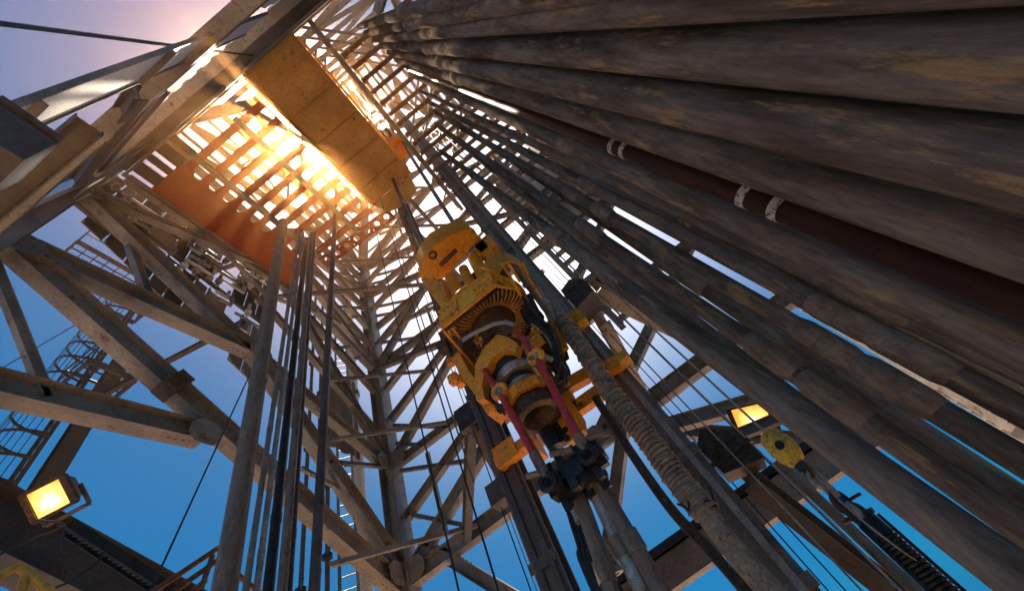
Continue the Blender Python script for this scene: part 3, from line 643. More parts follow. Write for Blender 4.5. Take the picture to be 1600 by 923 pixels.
# pipes & ladder outside the left face
t = thing('service_riser', 'pale sunlit riser with collars behind the left lattice', 'pipe', (8.2, 7.6, 0)); p = ond(562, 760, 11.2)
b = MB(); b.tube([(p.x, p.y, 0), (p.x, p.y, 20)], .17, 16); b.build('pipe_body', m_wall, t)
for z in (7.0, 8.2, 10.5, 13): b = MB(); b.tube([(p.x, p.y, z), (p.x, p.y, z + .18)], .21, 16); b.build('collar', m_brn, t)
for i, (px, lab) in enumerate([(478, 'thin service riser behind the left lattice, leftmost'), (497, 'thin service riser behind the left lattice, middle'), (512, 'thin service riser behind the left lattice, next to the ladder')]):
    p = ond(px, 760, 10.6); t = thing('service_riser', lab, 'pipe', (p.x, p.y, 0), 'thin risers behind the left lattice')
    b = MB(); b.tube([(p.x, p.y, 0), (p.x, p.y, 20)], .055, 10); b.build('pipe_body', m_steel2, t)
    for k in range(6):
        b = MB(); z = 4.8 + k * 1.9 + i * .3; b.lathe((p.x, p.y, z), [(.03, -.05), (.12, -.05), (.12, .05), (.03, .05)], 12); b.bar((p.x, p.y, z), (p.x - .3, p.y - .4, z), .05, .05); b.build('collar', m_blk, t)
p = ond(540, 760, 10.9); t = thing('vertical_ladder', 'narrow vertical ladder between pipes behind the left lattice', 'ladder', (p.x, p.y, 0))
u_ = Vector((.6, -.8, 0)) * .2
for s in (-1, 1): b = MB(); b.bar(p + u_ * s - Vector((0, 0, p.z)), p + u_ * s + Vector((0, 0, 20 - p.z)), .05, .06, (1, 0, 0)); b.build('rail', m_steel, t)
b = MB()
for k in range(60): z = .3 * k + .3; c = Vector((p.x, p.y, z)); b = MB(); b.tube([c - u_, c + u_], .016, 6); b.build('rung', m_steel, t)

# ================================================================== LADDER MAST outside left
lm = thing('ladder_mast', 'caged ladder mast with grating landing standing outside the left face', 'ladder', (2.0, 11, -12))
b = MB(); p = Vector((2.75, 11.3, 0)); b.ibeam((2.75, 11.3, -12), (2.75, 11.3, 15.3), .36, .36, .03, (0, 1, 0)); b.build('post', m_dark, lm)
cx, cy = 1.75, 11.0
for s in (-1, 1): b = MB(); b.bar((cx + .45, cy + s * .25, -12), (cx + .45, cy + s * .25, 16.6), .05, .08, (1, 0, 0)); b.build('ladder_rail', m_dark, lm)
b = MB()
for k in range(95): z = -11.8 + k * .3; b = MB(); b.tube([(cx + .45, cy - .25, z), (cx + .45, cy + .25, z)], .016, 6); b.build('rung', m_dark, lm)
for z0 in (-2, 7.0, 12.6):
    n = 14 if z0 < 0 else 9 if z0 < 12 else 7
    b = MB()
    for k in range(n):
        z = z0 + k * .62
        if z > 17: break
        pts = [Vector((cx + .45 - .75 * math.sin(math.pi * a / 8) * 1.0, cy - .42 * math.cos(math.pi * a / 8), z)) for a in range(9)]
        for a in range(8): b.bar(pts[a], pts[a + 1], .02, .07)
    for a in range(1, 8):
        q = Vector((cx + .45 - .75 * math.sin(math.pi * a / 8), cy - .42 * math.cos(math.pi * a / 8), 0)); zt_ = z0 + (n - 1) * .62
        b.bar(q + Vector((0, 0, z0)), q + Vector((0, 0, zt_)), .04, .012, (1, 0, 0))
    b.build('cage', m_dark, lm)
for z, xa, xb in ((17.0, -.1, 2.6), (12.8, 1.9, 3.0)):
    b = MB()
    for k in range(int((xb - xa) / .3) + 1): b.bar((xa + k * .3, 10.2, z), (xa + k * .3, 11.9, z), .03, .05)
    for k in range(6): b.bar((xa, 10.2 + k * .34, z + .01), (xb, 10.2 + k * .34, z + .01), .03, .04)
    for y in (10.2, 11.9): b.bar((xa, y, z - .08), (xb, y, z - .08), .07, .16)
    for x in (xa, xb): b.bar((x, 10.2, z - .08), (x, 11.9, z - .08), .07, .16)
    b.build('landing', m_dark, lm)
    b = MB()
    for x, y in ((xa, 10.2), (xb, 10.2), (xa, 11.9), (xb, 11.9)): b.tube([(x, y, z), (x, y, z + 1.1)], .025, 6)
    for h in (.55, 1.1):
        b.tube([(xa, 10.2, z + h), (xb, 10.2, z + h)], .022, 6); b.tube([(xa, 11.9, z + h), (xb, 11.9, z + h)], .022, 6); b.tube([(xa, 10.2, z + h), (xa, 11.9, z + h)], .022, 6)
    b.build('guard_rail', m_dark, lm)
b = MB(); b.ibeam((2.0, 11, 16.8), (3.6, 6.9, 16.8), .12, .16); b.build('tie_beam', m_dark, lm); b = MB(); b.ibeam((2.7, 11, 12.6), (3.6, 6.9, 12.6), .12, .16); b.build('tie_beam', m_dark, lm)

# ================================================================== TOP DRIVE
td = thing('top_drive', 'big worn yellow top drive hanging from its rails in the middle of the derrick', 'top drive', (3.9, .8, 4.4))
def poly_z(pxs, z): return [onz(px, py, z) for px, py in pxs]
def poly_x(pxs, x): return [onx(px, py, x) for px, py in pxs]
ZP = 8.55
top_pts = poly_z([(654, 424), (662, 404), (679, 383), (704, 368), (735, 356), (742, 360), (750, 372), (739, 382), (727, 399), (711, 416), (694, 434), (679, 437), (657, 434)], ZP)
b = MB(); b.prism(top_pts, (0, 0, .09)); b.build('top_plate', m_yel, td)
cen = sum(top_pts, Vector()) / len(top_pts)
b = MB(); b.prism([cen + (p - cen) * .93 + Vector((0, 0, .092)) for p in top_pts], (0, 0, .5)); b.build('motor_hood', m_yel, td)
b = MB()
hole = onz(700, 402, ZP) + Vector((0, 0, -.012)); b.tube([hole - Vector((.02, .22, 0)), hole + Vector((.02, .22, 0))], .045, 8)
hl = onz(676, 398, ZP); b.lathe(hl + Vector((0, 0, -.03)), [(.05, .03), (.05, 0), (.09, 0), (.09, .03)], 12); b.build('plate_port', m_brn, td)
ZG = 7.35
# four posts between plate and guard ring
def post(a, c, r, mt, nm='post'):
    b = MB(); b.tube([a, c], r, 14); b.build(nm, mt, td)
gz = ZG + .15
for a_, c_, r in [((704, 432), (722, 474), .12), ((724, 420), (744, 462), .10), ((741, 404), (764, 446), .13), ((692, 440), (706, 474), .06)]:
    post(onx(*a_, 4.12), onx(*c_, 4.12), r, m_yel, 'motor_cylinder')
b = MB()   # side cheek plates
for P_ in ([(657, 436), (682, 437), (700, 476), (690, 482)], [(742, 362), (752, 372), (779, 402), (765, 408), (740, 384)]):
    b = MB(); q = poly_x(P_, 3.75 if P_[0][0] < 700 else 4.0); b.prism(q, (.06, 0, 0)); b.build('cheek_plate', m_yel, td)
b = MB(); q = onx(762, 390, 4.15); b.box(q, .3, .4, .36); b.build('side_box', m_yel, td)
b = MB(); b.bb((4.4, .2, 6.1), (4.7, 1.5, 8.5)); b.build('motor_body', m_brn, td)
# perforated guard band across the front
def perf(c00, c10, c01, c11, nu, rows, th, mt, nm):
    b = MB(); n = ((c10 - c00).cross(c01 - c00)).normalized() * th
    def P(u, v): return (c00 * (1 - u) + c10 * u) * (1 - v) + (c01 * (1 - u) + c11 * u) * v
    def quad(u0, u1, v0, v1):
        q = [P(u0, v0), P(u1, v0), P(u1, v1), P(u0, v1)]; b.hexa(q + [x + n for x in q])
    vv = [0]
    for r_ in range(rows): vv += [(r_ + .38) / rows, (r_ + .66) / rows]
    vv.append(1)
    for i in range(len(vv) - 1):
        if i % 2 == 0: quad(0, 1, vv[i], vv[i + 1])
        else:
            o = .5 if (i // 2) % 2 else 0
            u = 0
            for k in range(nu + 1):
                u1 = min(1, (k + .42 - o * .8) / nu); u0 = max(0, (k - o * .8) / nu)
                if u1 > u0: quad(u0, u1, vv[i], vv[i + 1])
    b.build(nm, mt, td)
XG = 2.95
A0, A1, A2, A3 = poly_x([(686, 488), (765, 424), (775, 445), (690, 513)], XG)  # TL TR BR BL
def lerp(a, c, t): return a * (1 - t) + c * t
perf(lerp(A3, A2, 0), lerp(A3, A2, .34), lerp(A0, A1, 0), lerp(A0, A1, .34), 4, 2, .03, m_yel, 'perforated_guard')
perf(lerp(A3, A2, .66), lerp(A3, A2, 1), lerp(A0, A1, .66), lerp(A0, A1, 1), 4, 3, .03, m_yel, 'perforated_guard')
b = MB(); q = [lerp(A3, A2, .342), lerp(A3, A2, .658), lerp(A0, A1, .658), lerp(A0, A1, .342)]; b.hexa([x - Vector((.006, 0, 0)) for x in q] + [x + Vector((.03, 0, 0)) for x in q]); b.build('guard_panel', m_yelb, td)
b = MB(); q = [v_ + Vector((.07, 0, 0)) for v_ in (lerp(A3, A2, .02), lerp(A3, A2, .98), lerp(A0, A1, .98), lerp(A0, A1, .02))]; b.hexa(q + [x + Vector((.02, 0, 0)) for x in q]); b.build('guard_hole_shade', m_blk, td)  # black sheet added behind the guard so its holes look shaded
b = MB()
for a, c in ((A0, A1), (A3, A2)): b.bar(a, c, .04, .03, (1, 0, 0)); 
for a, c in ((A0, A1), (A3, A2)): b.bar(a + Vector((.02, 0, 0)), a + Vector((1.0, .12, 0)), .03, .06)
b.build('guard_edge', m_yel, td)
# rounded guard ring at the right going back
rim = [(766, 422), (776, 408), (790, 402), (804, 405), (815, 414), (823, 432), (836, 452), (846, 466)]
rp = []
for i, (px, py) in enumerate(rim): rp.append(onx(px, py, 2.97 + .12 * i))
b = MB()
for i in range(len(rp) - 1): b.bar(rp[i], rp[i + 1], .03, .26)
b.build('guard_loop', m_yel, td)
b = MB()
for (a, c) in [((766, 424), (800, 440)), ((770, 432), (803, 448)), ((766, 424), (778, 446)), ((800, 438), (812, 460)), ((776, 446), (812, 452)), ((782, 410), (800, 436)), ((795, 412), (812, 440))]:
    b.bar(onx(*a, 2.99), onx(*c, 3.3), .035, .035)
b.build('guard_frame', m_yelb, td)
# ribbed gear housing
cg = onx(768, 500, 3.80); rg_ = .60
b = MB(); b.torus(cg, .46, .155, (0, 0, 1), 48, 14); b.build('gear_housing', m_brn, td)
b = MB()
for k in range(54):
    t = 2 * math.pi * k / 54; dv = Vector((math.cos(t), math.sin(t), 0))
    b.tube([cg + dv * (.46 + .168 * math.cos(a_)) + Vector((0, 0, .168 * math.sin(a_))) for a_ in [math.pi * (-1.0 + .16 * q) for q in range(10)]], .0155, 5)
b.build('cooling_ribs', m_rib, td)
b = MB(); b.lathe(cg, [(.5, .13), (.66, .14), (.67, .17), (.66, .2), (.3, .22)], 48); b.build('housing_flange', m_yel, td)
b = MB(); b.lathe(cg, [(.34, .1), (.34, -.12), (.28, -.2), (.1, -.24), (0, -.24)], 36); b.build('lower_cap', m_brn, td)
b = MB(); b.tube([onx(px, py, 3.12 + .01 * i) for i, (px, py) in enumerate([(722, 532), (732, 525), (750, 516), (772, 506), (790, 503), (804, 507)])], .028, 10); b.build('lube_pipe', m_galv, td)
# pipe handler arch
def arch(pxs_out, pxs_in, x, th, mt, nm):
    o = poly_x(pxs_out, x); i_ = poly_x(pxs_in, x); b = MB(); n = len(o)
    for k in range(n - 1):
        q = [o[k], o[k + 1], i_[k + 1], i_[k]]; b.hexa(q + [v_ + Vector((th, 0, 0)) for v_ in q])
    b.build(nm, mt, td)
arch([(744, 625), (741, 600), (743, 568), (754, 546), (777, 522), (795, 527), (808, 536)], [(757, 622), (753, 600), (757, 578), (767, 562), (783, 548), (795, 547), (804, 552)], 3.28, .14, m_yel, 'handler_arch')
arch([(760, 600), (764, 575), (784, 556), (812, 545), (830, 552)], [(770, 600), (776, 584), (792, 568), (812, 560), (824, 564)], 3.55, .4, m_yelb, 'handler_arch')
arch([(705, 560), (722, 590), (745, 620), (762, 648)], [(716, 548), (733, 580), (755, 606), (772, 632)], 3.45, .3, m_yel, 'side_arm')
arch([(716, 500), (706, 530), (708, 560)], [(728, 515), (722, 535), (722, 556)], 3.5, .3, m_brn, 'side_arm')
# quill stack
cq = onx(815, 600, 3.62); bx, by = 3.62, cq.y
def zq(px, py): return onx(px, py, bx).z
zs = [zq(782, 552), zq(795, 570), zq(805, 584), zq(812, 596), zq(820, 607), zq(828, 618), zq(838, 632)]
for i, (r, mt, nm) in enumerate([(.27, m_brn, 'quill_ring'), (.25, m_blk, 'quill_ring'), (.27, m_chr, 'quill_ring'), (.21, m_blk, 'quill_ring'), (.225, m_red, 'quill_ring'), (.2, m_blk, 'quill_ring')]):
    z1, z0 = zs[i], zs[i + 1]; b = MB(); h = z1 - z0
    b.lathe((bx, by, z0), [(.05, h * .03), (r * .93, h * .03), (r, h * .2), (r, h * .75), (r * .9, h * .97), (.05, h * .97)], 36); b.build(nm, mt, td)
zb_ = onx(848, 648, bx).z
b = MB(); b.lathe((bx, by, zb_), [(.17, zs[6] - zb_ + .02), (.2, zs[6] - zb_), (.2, .22), (.27, .16), (.29, .04), (.27, 0), (.19, -.005), (.13, .05), (.08, .18), (.06, .3), (.0, .3)], 40); b.build('saver_bell', m_brn, td)
b = MB(); b.lathe((bx, by, zb_), [(.255, .20), (.33, .19), (.33, .32), (.24, .34)], 8); b.build('clamp_collar', m_yel, td)
b = MB(); b.lathe((bx, by, zb_ + .36), [(.18, 0), (.215, 0), (.215, .1), (.18, .1)], 36); b.build('pale_ring', m_chr, td)
b = MB(); b.prism(poly_x([(858, 668), (868, 635), (893, 628), (908, 650), (912, 671), (888, 692), (868, 684)], 3.95), (.12, 0, 0))
b.build('wrench_plate', m_yel, td)
b = MB()
for px, py in ((884, 672), (887, 684), (872, 668)): b.bolt(onx(px, py, 3.95), (-1, 0, 0), .035, .03)
b.build('wrench_pins', m_blk, td)
b = MB(); b.tube([onx(800, 588, 3.9), onx(870, 700, 3.9)], .09, 12); b.tube([onx(812, 580, 4.0), onx(885, 690, 4.0)], .07, 12); b.build('torque_arm', m_blk, td)
# red links
def link(p, pts, w1, nm='link_arm'):
    b = MB(); b.tube([onx(*pts[0], p), onx(*pts[1], p)], w1, 14); o = b.build(nm, m_red, td)
    b = MB(); b.tube([onx(*pts[1], p), onx(*pts[2], p), onx(*pts[3], p)], [w1 * 1.25, w1 * 1.25, w1 * .8], 14); b.build('link_collar', m_riser, o)
    a = onx(*pts[0], p); b = MB(); b.torus(a + Vector((0, 0, .07)), .075, .035, (1, 0, 0), 16, 8); b.build('link_eye', m_yel, o)
    e = onx(*pts[3], p); b = MB(); b.torus(e - Vector((0, 0, .05)), .065, .03, (1, 0, 0), 16, 8); b.build('link_eye', m_blk, o)
link(3.3, [(784, 618), (834, 708), (848, 734), (852, 745)], .041)
link(3.3, [(841, 563), (903, 680), (909, 692), (914, 702)], .041)
b = MB(); b.tube([onx(757, 578, 3.3), onx(776, 606, 3.3)], .035, 10); b.build('link_cylinder', m_red, td); b = MB(); b.tube([onx(812, 520, 3.3), onx(832, 552, 3.3)], .035, 10); b.build('link_cylinder', m_red, td)
b = MB(); b.tube([onx(772, 600, 3.33), onx(788, 618, 3.33)], .055, 10); b.build('cylinder_end', m_chr, td); b = MB(); b.tube([onx(828, 545, 3.33), onx(846, 566, 3.33)], .055, 10); b.build('cylinder_end', m_chr, td); b = MB(); b.tube([onx(820, 540, 3.35), onx(862, 562, 3.35)], .03, 8); b.build('cylinder_end', m_chr, td)
# elevator
el = onx(900, 735, 3.45); ce = Vector((3.62, el.y, el.z))
b = MB(); b.lathe(ce, [(.1, -.13), (.19, -.13), (.21, -.08), (.21, .08), (.19, .13), (.1, .13)], 24); o = b.build('elevator', m_blk, td)
b = MB()
for k in range(34):
    a = random.uniform(0, 6.28); r = random.uniform(.12, .25); c = ce + Vector((math.cos(a) * r * .7 - .08, math.sin(a) * r * 1.25, random.uniform(-.17, .2)))
    b.box(c, random.uniform(.04, .1), random.uniform(.04, .13), random.uniform(.04, .14), *[Vector(v_) for v_ in ((1, 0, 0), (0, 1, 0), (0, 0, 1))])
b.bb(ce + Vector((-.24, .14, -.1)), ce + Vector((-.08, .30, .09))); b.bb(ce + Vector((-.25, -.08, -.08)), ce + Vector((-.1, .07, .1))); b.bb(ce + Vector((-.22, -.30, -.04)), ce + Vector((-.05, -.16, .15)))
b.build('elevator_jaw', m_blk, o)
b = MB()
for q in ((-.3, .3, .14), (-.33, 0, .15), (-.25, -.36, .1)): b = MB(); b.tube([ce + Vector(q) - Vector((0, .1, .05)), ce + Vector(q) + Vector((0, .1, .03))], .03, 8); b.build('elevator_pin', m_riser, o)
# clamp on the left rail, dolly frame on the right rail
b = MB(); c = onx(806, 706, 4.7); b.box(c, .2, .6, .14, Vector((1, 0, 0)), Vector((0, 1, 0))); b.box(c + Vector((.1, -.3, .2)), .24, .12, .5); b.box(c + Vector((-.12, .1, .02)), .04, .34, .3); b.box(c + Vector((0, -.28, -.12)), .3, .12, .3); b.build('rail_clamp', m_yel, td)
b = MB()
for a, c in [((872, 612), (938, 574)), ((888, 648), (950, 604)), ((935, 572), (968, 628)), ((870, 590), (900, 650)), ((925, 590), (968, 566))]:
    b.bar(onx(*a, 4.5), onx(*c, 4.5), .18, .14, (1, 0, 0))
b.build('dolly_frame', m_yel, td)
for px, py in ((896, 497), (970, 565), (905, 505)):
    b = MB(); b.box(onx(px, py, 4.62), .2, .26, .12); b.build('dolly_pad', m_yelb, td)
b = MB()
for a, c in [((806, 460), (835, 520)), ((820, 470), (850, 540)), ((830, 480), (862, 560)), ((690, 520), (712, 560)), ((700, 530), (730, 590))]:
    b = MB(); b.bar(onx(*a, 3.9), onx(*c, 3.9), .09, .09); b.build('side_strut', m_brn, td)
for k in range(30):
    c = onx(random.uniform(695, 860), random.uniform(505, 600), random.uniform(3.75, 4.3)); b = MB(); b.box(c, random.uniform(.06, .2), random.uniform(.06, .22), random.uniform(.05, .2)); b.build('fitting', m_brn, td)
for k in range(16):
    c = onx(random.uniform(700, 850), random.uniform(500, 600), random.uniform(3.55, 3.8)); b = MB(); b.box(c, .1, random.uniform(.05, .16), random.uniform(.04, .16)); b.bolt(c - Vector((.05, 0, 0)), (-1, 0, 0), .03, .05); b.build('fitting', m_yel, td)
for a, c, r_, mt in [((838, 452), (872, 506), .07, m_chr), ((826, 462), (860, 530), .05, m_brn), ((846, 470), (884, 545), .045, m_yel), ((852, 540), (884, 600), .07, m_brn), ((700, 520), (716, 552), .05, m_yel)]:
    b = MB(); b.tube([onx(*a, 4.05), onx(*c, 4.05)], r_, 12); c_ = lerp(onx(*a, 4.05), onx(*c, 4.05), .5); b.tube([c_ - Vector((0, 0, .06)), c_ + Vector((0, 0, .06))], r_ * 1.35, 12); b.build('side_cylinder', mt, td)
b = MB(); b.hexa(poly_x([(846, 520), (872, 500), (890, 560), (862, 582)], 4.3) + poly_x([(846, 520), (872, 500), (890, 560), (862, 582)], 4.5)); b.build('valve_box', m_brn, td)
b = MB(); b.hexa(poly_x([(845, 560), (878, 540), (884, 556), (850, 578)], 4.0) + poly_x([(845, 560), (878, 540), (884, 556), (850, 578)], 4.2)); b.build('bracket_plate', m_yel, td)
def curve_pts(ctrl, n=10):
    out = []
    P = [ctrl[0]] + list(ctrl) + [ctrl[-1]]
    for i in range(1, len(P) - 2):
        for k in range(n):
            t = k / n; a, b_, c, d_ = P[i - 1], P[i], P[i + 1], P[i + 2]
            out.append(.5 * ((2 * b_) + (c - a) * t + (2 * a - 5 * b_ + 4 * c - d_) * t * t + (3 * b_ - a - 3 * c + d_) * t ** 3))
    out.append(ctrl[-1]); return out
for k in range(18):
    x = random.uniform(3.5, 4.2); s = random.uniform(-8, 8)
    cs = [onx(px + random.uniform(-10, 10), py + random.uniform(-8, 8), x) for px, py in [(812, 470), (832, 500), (855, 520), (868, 556), (880, 590), (868, 612), (850, 600)][(k % 3):(k % 3) + 5]]
    b = MB(); b.tube(curve_pts(cs, 6), random.choice((.014, .02, .026)), 7); b.build('service_hose', random.choice([m_rub, m_rub, m_galv, m_brn]), td)
for k in range(7):
    x = random.uniform(3.35, 3.6)
    cs = [onx(px + random.uniform(-8, 8), py + random.uniform(-8, 8), x) for px, py in [(748, 545), (760, 580), (775, 600), (765, 622), (790, 640)]]
    b = MB(); b.tube(curve_pts(cs, 6), .016, 7); b.build('service_hose', m_rub, td)
# travelling block gear above the top drive
t = thing('travelling_block', 'sheave block and its bright wire falls above the yellow machine', 'hoist block', (3.9, 1.0, 17))
b = MB(); b.bb((3.6, .3, 17.5), (4.3, 1.6, 18.6)); b.bb((3.75, .5, 16.6), (4.1, 1.4, 17.5)); b.build('block_body', m_yel, t)
for k in range(5): b = MB(); b.lathe((3.95, .45 + .25 * k, 18.7), [(.1, -.04), (.55, -.04), (.6, -.07), (.6, .07), (.55, .04), (.1, .04)], 28, 'y'); b.build('sheave', m_steel2, t)
for k in range(8): b = MB(); x = 3.4 + (k % 2) * 1.1; y = .45 + .25 * (k // 2 + .5); b.tube([(x, y, 18.7), (x, y, 33)], .02, 6); b.build('wire_fall', m_galv, t)
for y in (.5, 1.4): b = MB(); b.tube([(3.9, y, 8.9), (3.9, y, 16.8)], .05, 12); b.build('bail', m_steel, t)

# three tubes under the elevator and black hoses
for (a, c, r, mt, lab) in [((905, 775), (955, 923), .065, m_riser, 'left of three shiny tubes hanging under the black elevator'), ((918, 745), (1002, 923), .06, m_chr, 'middle bright tube hanging under the black elevator'), ((928, 745), (1032, 923), .075, m_riser, 'right and thickest tube hanging under the black elevator')]:
    q = ond(*a, 3.75); w_ = ond(*c, 3.75); dn = q + (w_ - q) * ((q.z - .05) / (q.z - w_.z)) ; t = thing('hanging_tube', lab, 'tube', dn, 'tubes hanging under the elevator')
    b = MB(); b.tube([q, lerp(q, dn, .5), dn], r, 18); b.build('tube_body', mt, t)
    for f in (.18, .6): c_ = lerp(q, dn, f); dv = (dn - q).normalized(); b = MB(); b.tube([c_ - dv * .08, c_ + dv * .08], r * 1.2, 18); b.build('tube_collar', m_riser, t)
t = thing('hose_bundle', 'bundle of black hoses with fittings dropping between the rail and shiny tubes', 'hoses', (3.9, 1.1, 0))
for k in range(6):
    cs = [onx(868 + k * 5, 700 + 8 * k, 4.0 - .03 * k), onx(884 + k * 6, 780, 3.95), onx(905 + k * 7, 850, 3.9), onx(932 + k * 8, 930, 3.85)]; cs.append(Vector((cs[-1].x, cs[-1].y, .03)))
    b = MB(); b.tube(curve_pts(cs, 6), .028, 9); b.build('hose', m_rub, t)
for px, py in ((902, 800), (945, 858), (956, 880)):
    b = MB(); c = onx(px, py, 3.8); b.lathe(c, [(.02, -.08), (.06, -.08), (.05, 0), (.06, .08), (.02, .08)], 12); b.build('fitting', m_chr, t)

# ================================================================== WRAPPED HOSE
hs = thing('mud_hose', 'thick mud hose wrapped in rope curving down right of the yellow machine', 'hose', (3.9, 0, 0))
cs = [onx(808, 402, 4.35), onx(838, 440, 4.2), onx(868, 482, 4.1), onx(900, 530, 3.9), onx(960, 620, 3.8), onx(1010, 682, 3.8), onx(1060, 750, 3.8), onx(1098, 795, 3.8), onx(1150, 862, 3.8), onx(1215, 935, 3.8)]
cs.append(cs[-1] + (cs[-1] - cs[-2]) * 1.5)
hp = curve_pts(cs, 14); b = MB(); b.tube(hp, .088, 18); b.build('hose_body', m_hose, hs)
b = MB(); i0, i1 = 14 * 2 + 6, 14 * 7 + 2; turns = 46; pts = []
nn = (turns * 12)
for k in range(nn + 1):
    f = i0 + (i1 - i0) * k / nn; i = int(f); fr = f - i; c = lerp(hp[i], hp[min(i + 1, len(hp) - 1)], fr); d = (hp[min(i + 1, len(hp) - 1)] - hp[i]).normalized()
    a = d.cross(Vector((1, 0, 0))).normalized(); e = d.cross(a); t_ = 2 * math.pi * k / 12; pts.append(c + (a * math.cos(t_) + e * math.sin(t_)) * .097 + Vector((random.uniform(-.004, .004), random.uniform(-.004, .004), 0)))
b.tube(pts, .02, 6); b.build('rope_wrap', m_hose, hs)
b = MB(); pts2 = []
for k in range(nn // 3 + 1):
    f = i0 + (i1 - i0) * k / (nn // 3); i = int(f); c = lerp(hp[i], hp[min(i + 1, len(hp) - 1)], f - i); d = (hp[min(i + 1, len(hp) - 1)] - hp[i]).normalized()
    a = d.cross(Vector((1, 0, 0))).normalized(); e = d.cross(a); t_ = -2 * math.pi * k / 14; pts2.append(c + (a * math.cos(t_) + e * math.sin(t_)) * .112)
b.tube(pts2, .013, 6); b.build('rope_wrap', m_riser, hs)
b = MB(); c = cs[7]; b.tube([cs[7] - (cs[8] - cs[7]) * .18, cs[7] + (cs[8] - cs[7]) * .1], .1, 16)
for k in range(8): a = random.uniform(0, 6.28); b.tube([c + Vector((.1 * math.cos(a), .1 * math.sin(a), random.uniform(-.05, .1))), c + Vector((.16 * math.cos(a), .16 * math.sin(a), random.uniform(-.1, .12)))], .01, 5)
b.build('hose_clamp', m_rub, hs)
t = thing('steel_hose', 'slimmer dark hose hanging just beside the wrapped mud hose', 'hose', (4.3, .1, 0))
cs2 = [onx(930, 620, 4.4), onx(975, 690, 4.4), onx(1045, 790, 4.4), onx(1110, 860, 4.4), onx(1180, 940, 4.4)]; b = MB(); b.tube(curve_pts(cs2, 10), .05, 12); b.build('hose_body', m_brn, t)

# ================================================================== LAMPS
def flood(label, c, facing, upv, w, h):
    t = thing('floodlight', label, 'floodlight', c, 'lit floodlights'); f = Vector(facing).normalized(); r_ = f.cross(Vector(upv)).normalized(); u_ = r_.cross(f)
    c = Vector(c)
    b = MB(); q = []
    for s, dd_ in ((.62, -.2), (1, 0)):
        q += [c + r_ * w / 2 * s * a + u_ * h / 2 * s * e + f * dd_ for a, e in ((-1, -1), (1, -1), (1, 1), (-1, 1))]
    b.hexa(q); b.build('housing', m_blk, t)
    b = MB()
    for a, e, L1, L2 in ((0, 1, w, .035), (0, -1, w, .035), (1, 0, .035, h), (-1, 0, .035, h)):
        b.box(c + r_ * a * w / 2 + u_ * e * h / 2 + f * .02, L1 + .03, L2, .05, r_, u_, f)
    b.build('bezel', m_brn, t)
    b = MB(); b.box(c + f * .012, w - .04, h - .04, .016, r_, u_, f); b.build('lamp_glass', m_lamp, t)
    b = MB(); 
    for a in (-1, 1): b.bar(c + r_ * a * (w / 2 + .03) - f * .08, c + r_ * a * (w / 2 + .03) - f * .08 - u_ * h * .75, .05, .012)
    b.bar(c - r_ * (w / 2 + .03) - f * .08 - u_ * h * .75, c + r_ * (w / 2 + .03) - f * .08 - u_ * h * .75, .05, .012); b.build('yoke', m_steel2, t)
    return t
def camax(a, e, o): return M @ Vector((a, e, o))      # direction given along the photo's right / up / towards viewer, fixed in the world
c1 = ond(80, 777, 6.0); flood('lit amber floodlight on the lower left girder', c1, camax(.15, .1, 1), camax(-.45, .85, 0), .42, .34)
c2 = ond(1176, 656, 6.6); flood('lit amber floodlight above the hook ball at right', c2, camax(-.5, .1, 1), camax(-.35, .95, -.1), .50, .44)
b = MB(); q = ond(100, 822, 5.9); cs = [q, q + Vector((.1, 0, -.25)), q + Vector((.25, 0, -.1)), q + Vector((.45, 0, -.22)), q + Vector((.3, 0, -.5)), q + Vector((0, 0, -.7))]; b.tube(curve_pts(cs, 6), .012, 6); b.tube(curve_pts([c1 + Vector((0, .1, -.2)), q, q + Vector((-.35, 0, -.35)), q + Vector((-.5, 0, -.9))], 6), .012, 6)
tag(b.build('lamp_cable', m_rub, origin=q), 'loose black cable looping below the left floodlight', 'cable')
t = thing('cable_tray', 'dark perforated cable tray running along the lower left girder', 'cable tray', ond(170, 865, 6.0)); pa = ond(105, 822, 6.0); pb = ond(300, 950, 6.3)
b = MB(); b.bar(pa, pb, .02, .1, off=(.07, 0)); b.bar(pa, pb, .02, .1, off=(-.07, 0))
for k in range(26): b.box(lerp(pa, pb, k / 26), .16, .05, .012)
b.build('tray', m_blk, t)

# ================================================================== HOOK BALL, CHAIN, SPRING
DC = 4.0
tg = thing('hook_ball', 'chipped yellow hook ball hanging from a thin line at right', 'hook ball', ond(1223, 700, DC)); cb = ond(1223, 700, DC)
b = MB(); b.lathe(cb, [(0, .17), (.05, .165), (.09, .13), (.105, .06), (.11, 0), (.1, -.07), (.07, -.13), (.03, -.155), (0, -.16)], 24); b.build('ball_body', m_hook, tg)
b = MB(); b.lathe(cb + Vector((-.1, .02, .0)), [(.0, -.02), (.035, -.02), (.035, .012), (0, .012)], 12, 'x'); b.build('ball_port', m_blk, tg)
b = MB(); b.tube([cb + Vector((0, 0, .16)), Vector((cb.x, cb.y, 32))], .011, 6); b.build('wire_line', m_galv, tg)
cc = thing('load_chain', 'rusty steel chain between the yellow hook ball and the dark spring', 'chain', cb - Vector((0, 0, .2)))
z = cb.z - .2; zend = ond(1352, 818, DC).z; k = 0
while z > zend:
    b = MB(); c = Vector((cb.x + random.uniform(-.012, .012), cb.y - (cb.z - z) * .02, z)); b.torus(c, .040, .019, (1, .3, 0) if k % 2 else (.3, -1, 0), 16, 7, 1.7, (0, 0, 1)); b.build('chain_link', m_galv if k % 3 else m_brn, cc); z -= .092; k += 1
b = MB(); q = Vector((cb.x, cb.y, (cb.z + zend) / 2 + .12)); b.tube([q, q + Vector((0, 0, .13))], .045, 12); b.build('swivel', m_blk, cc)
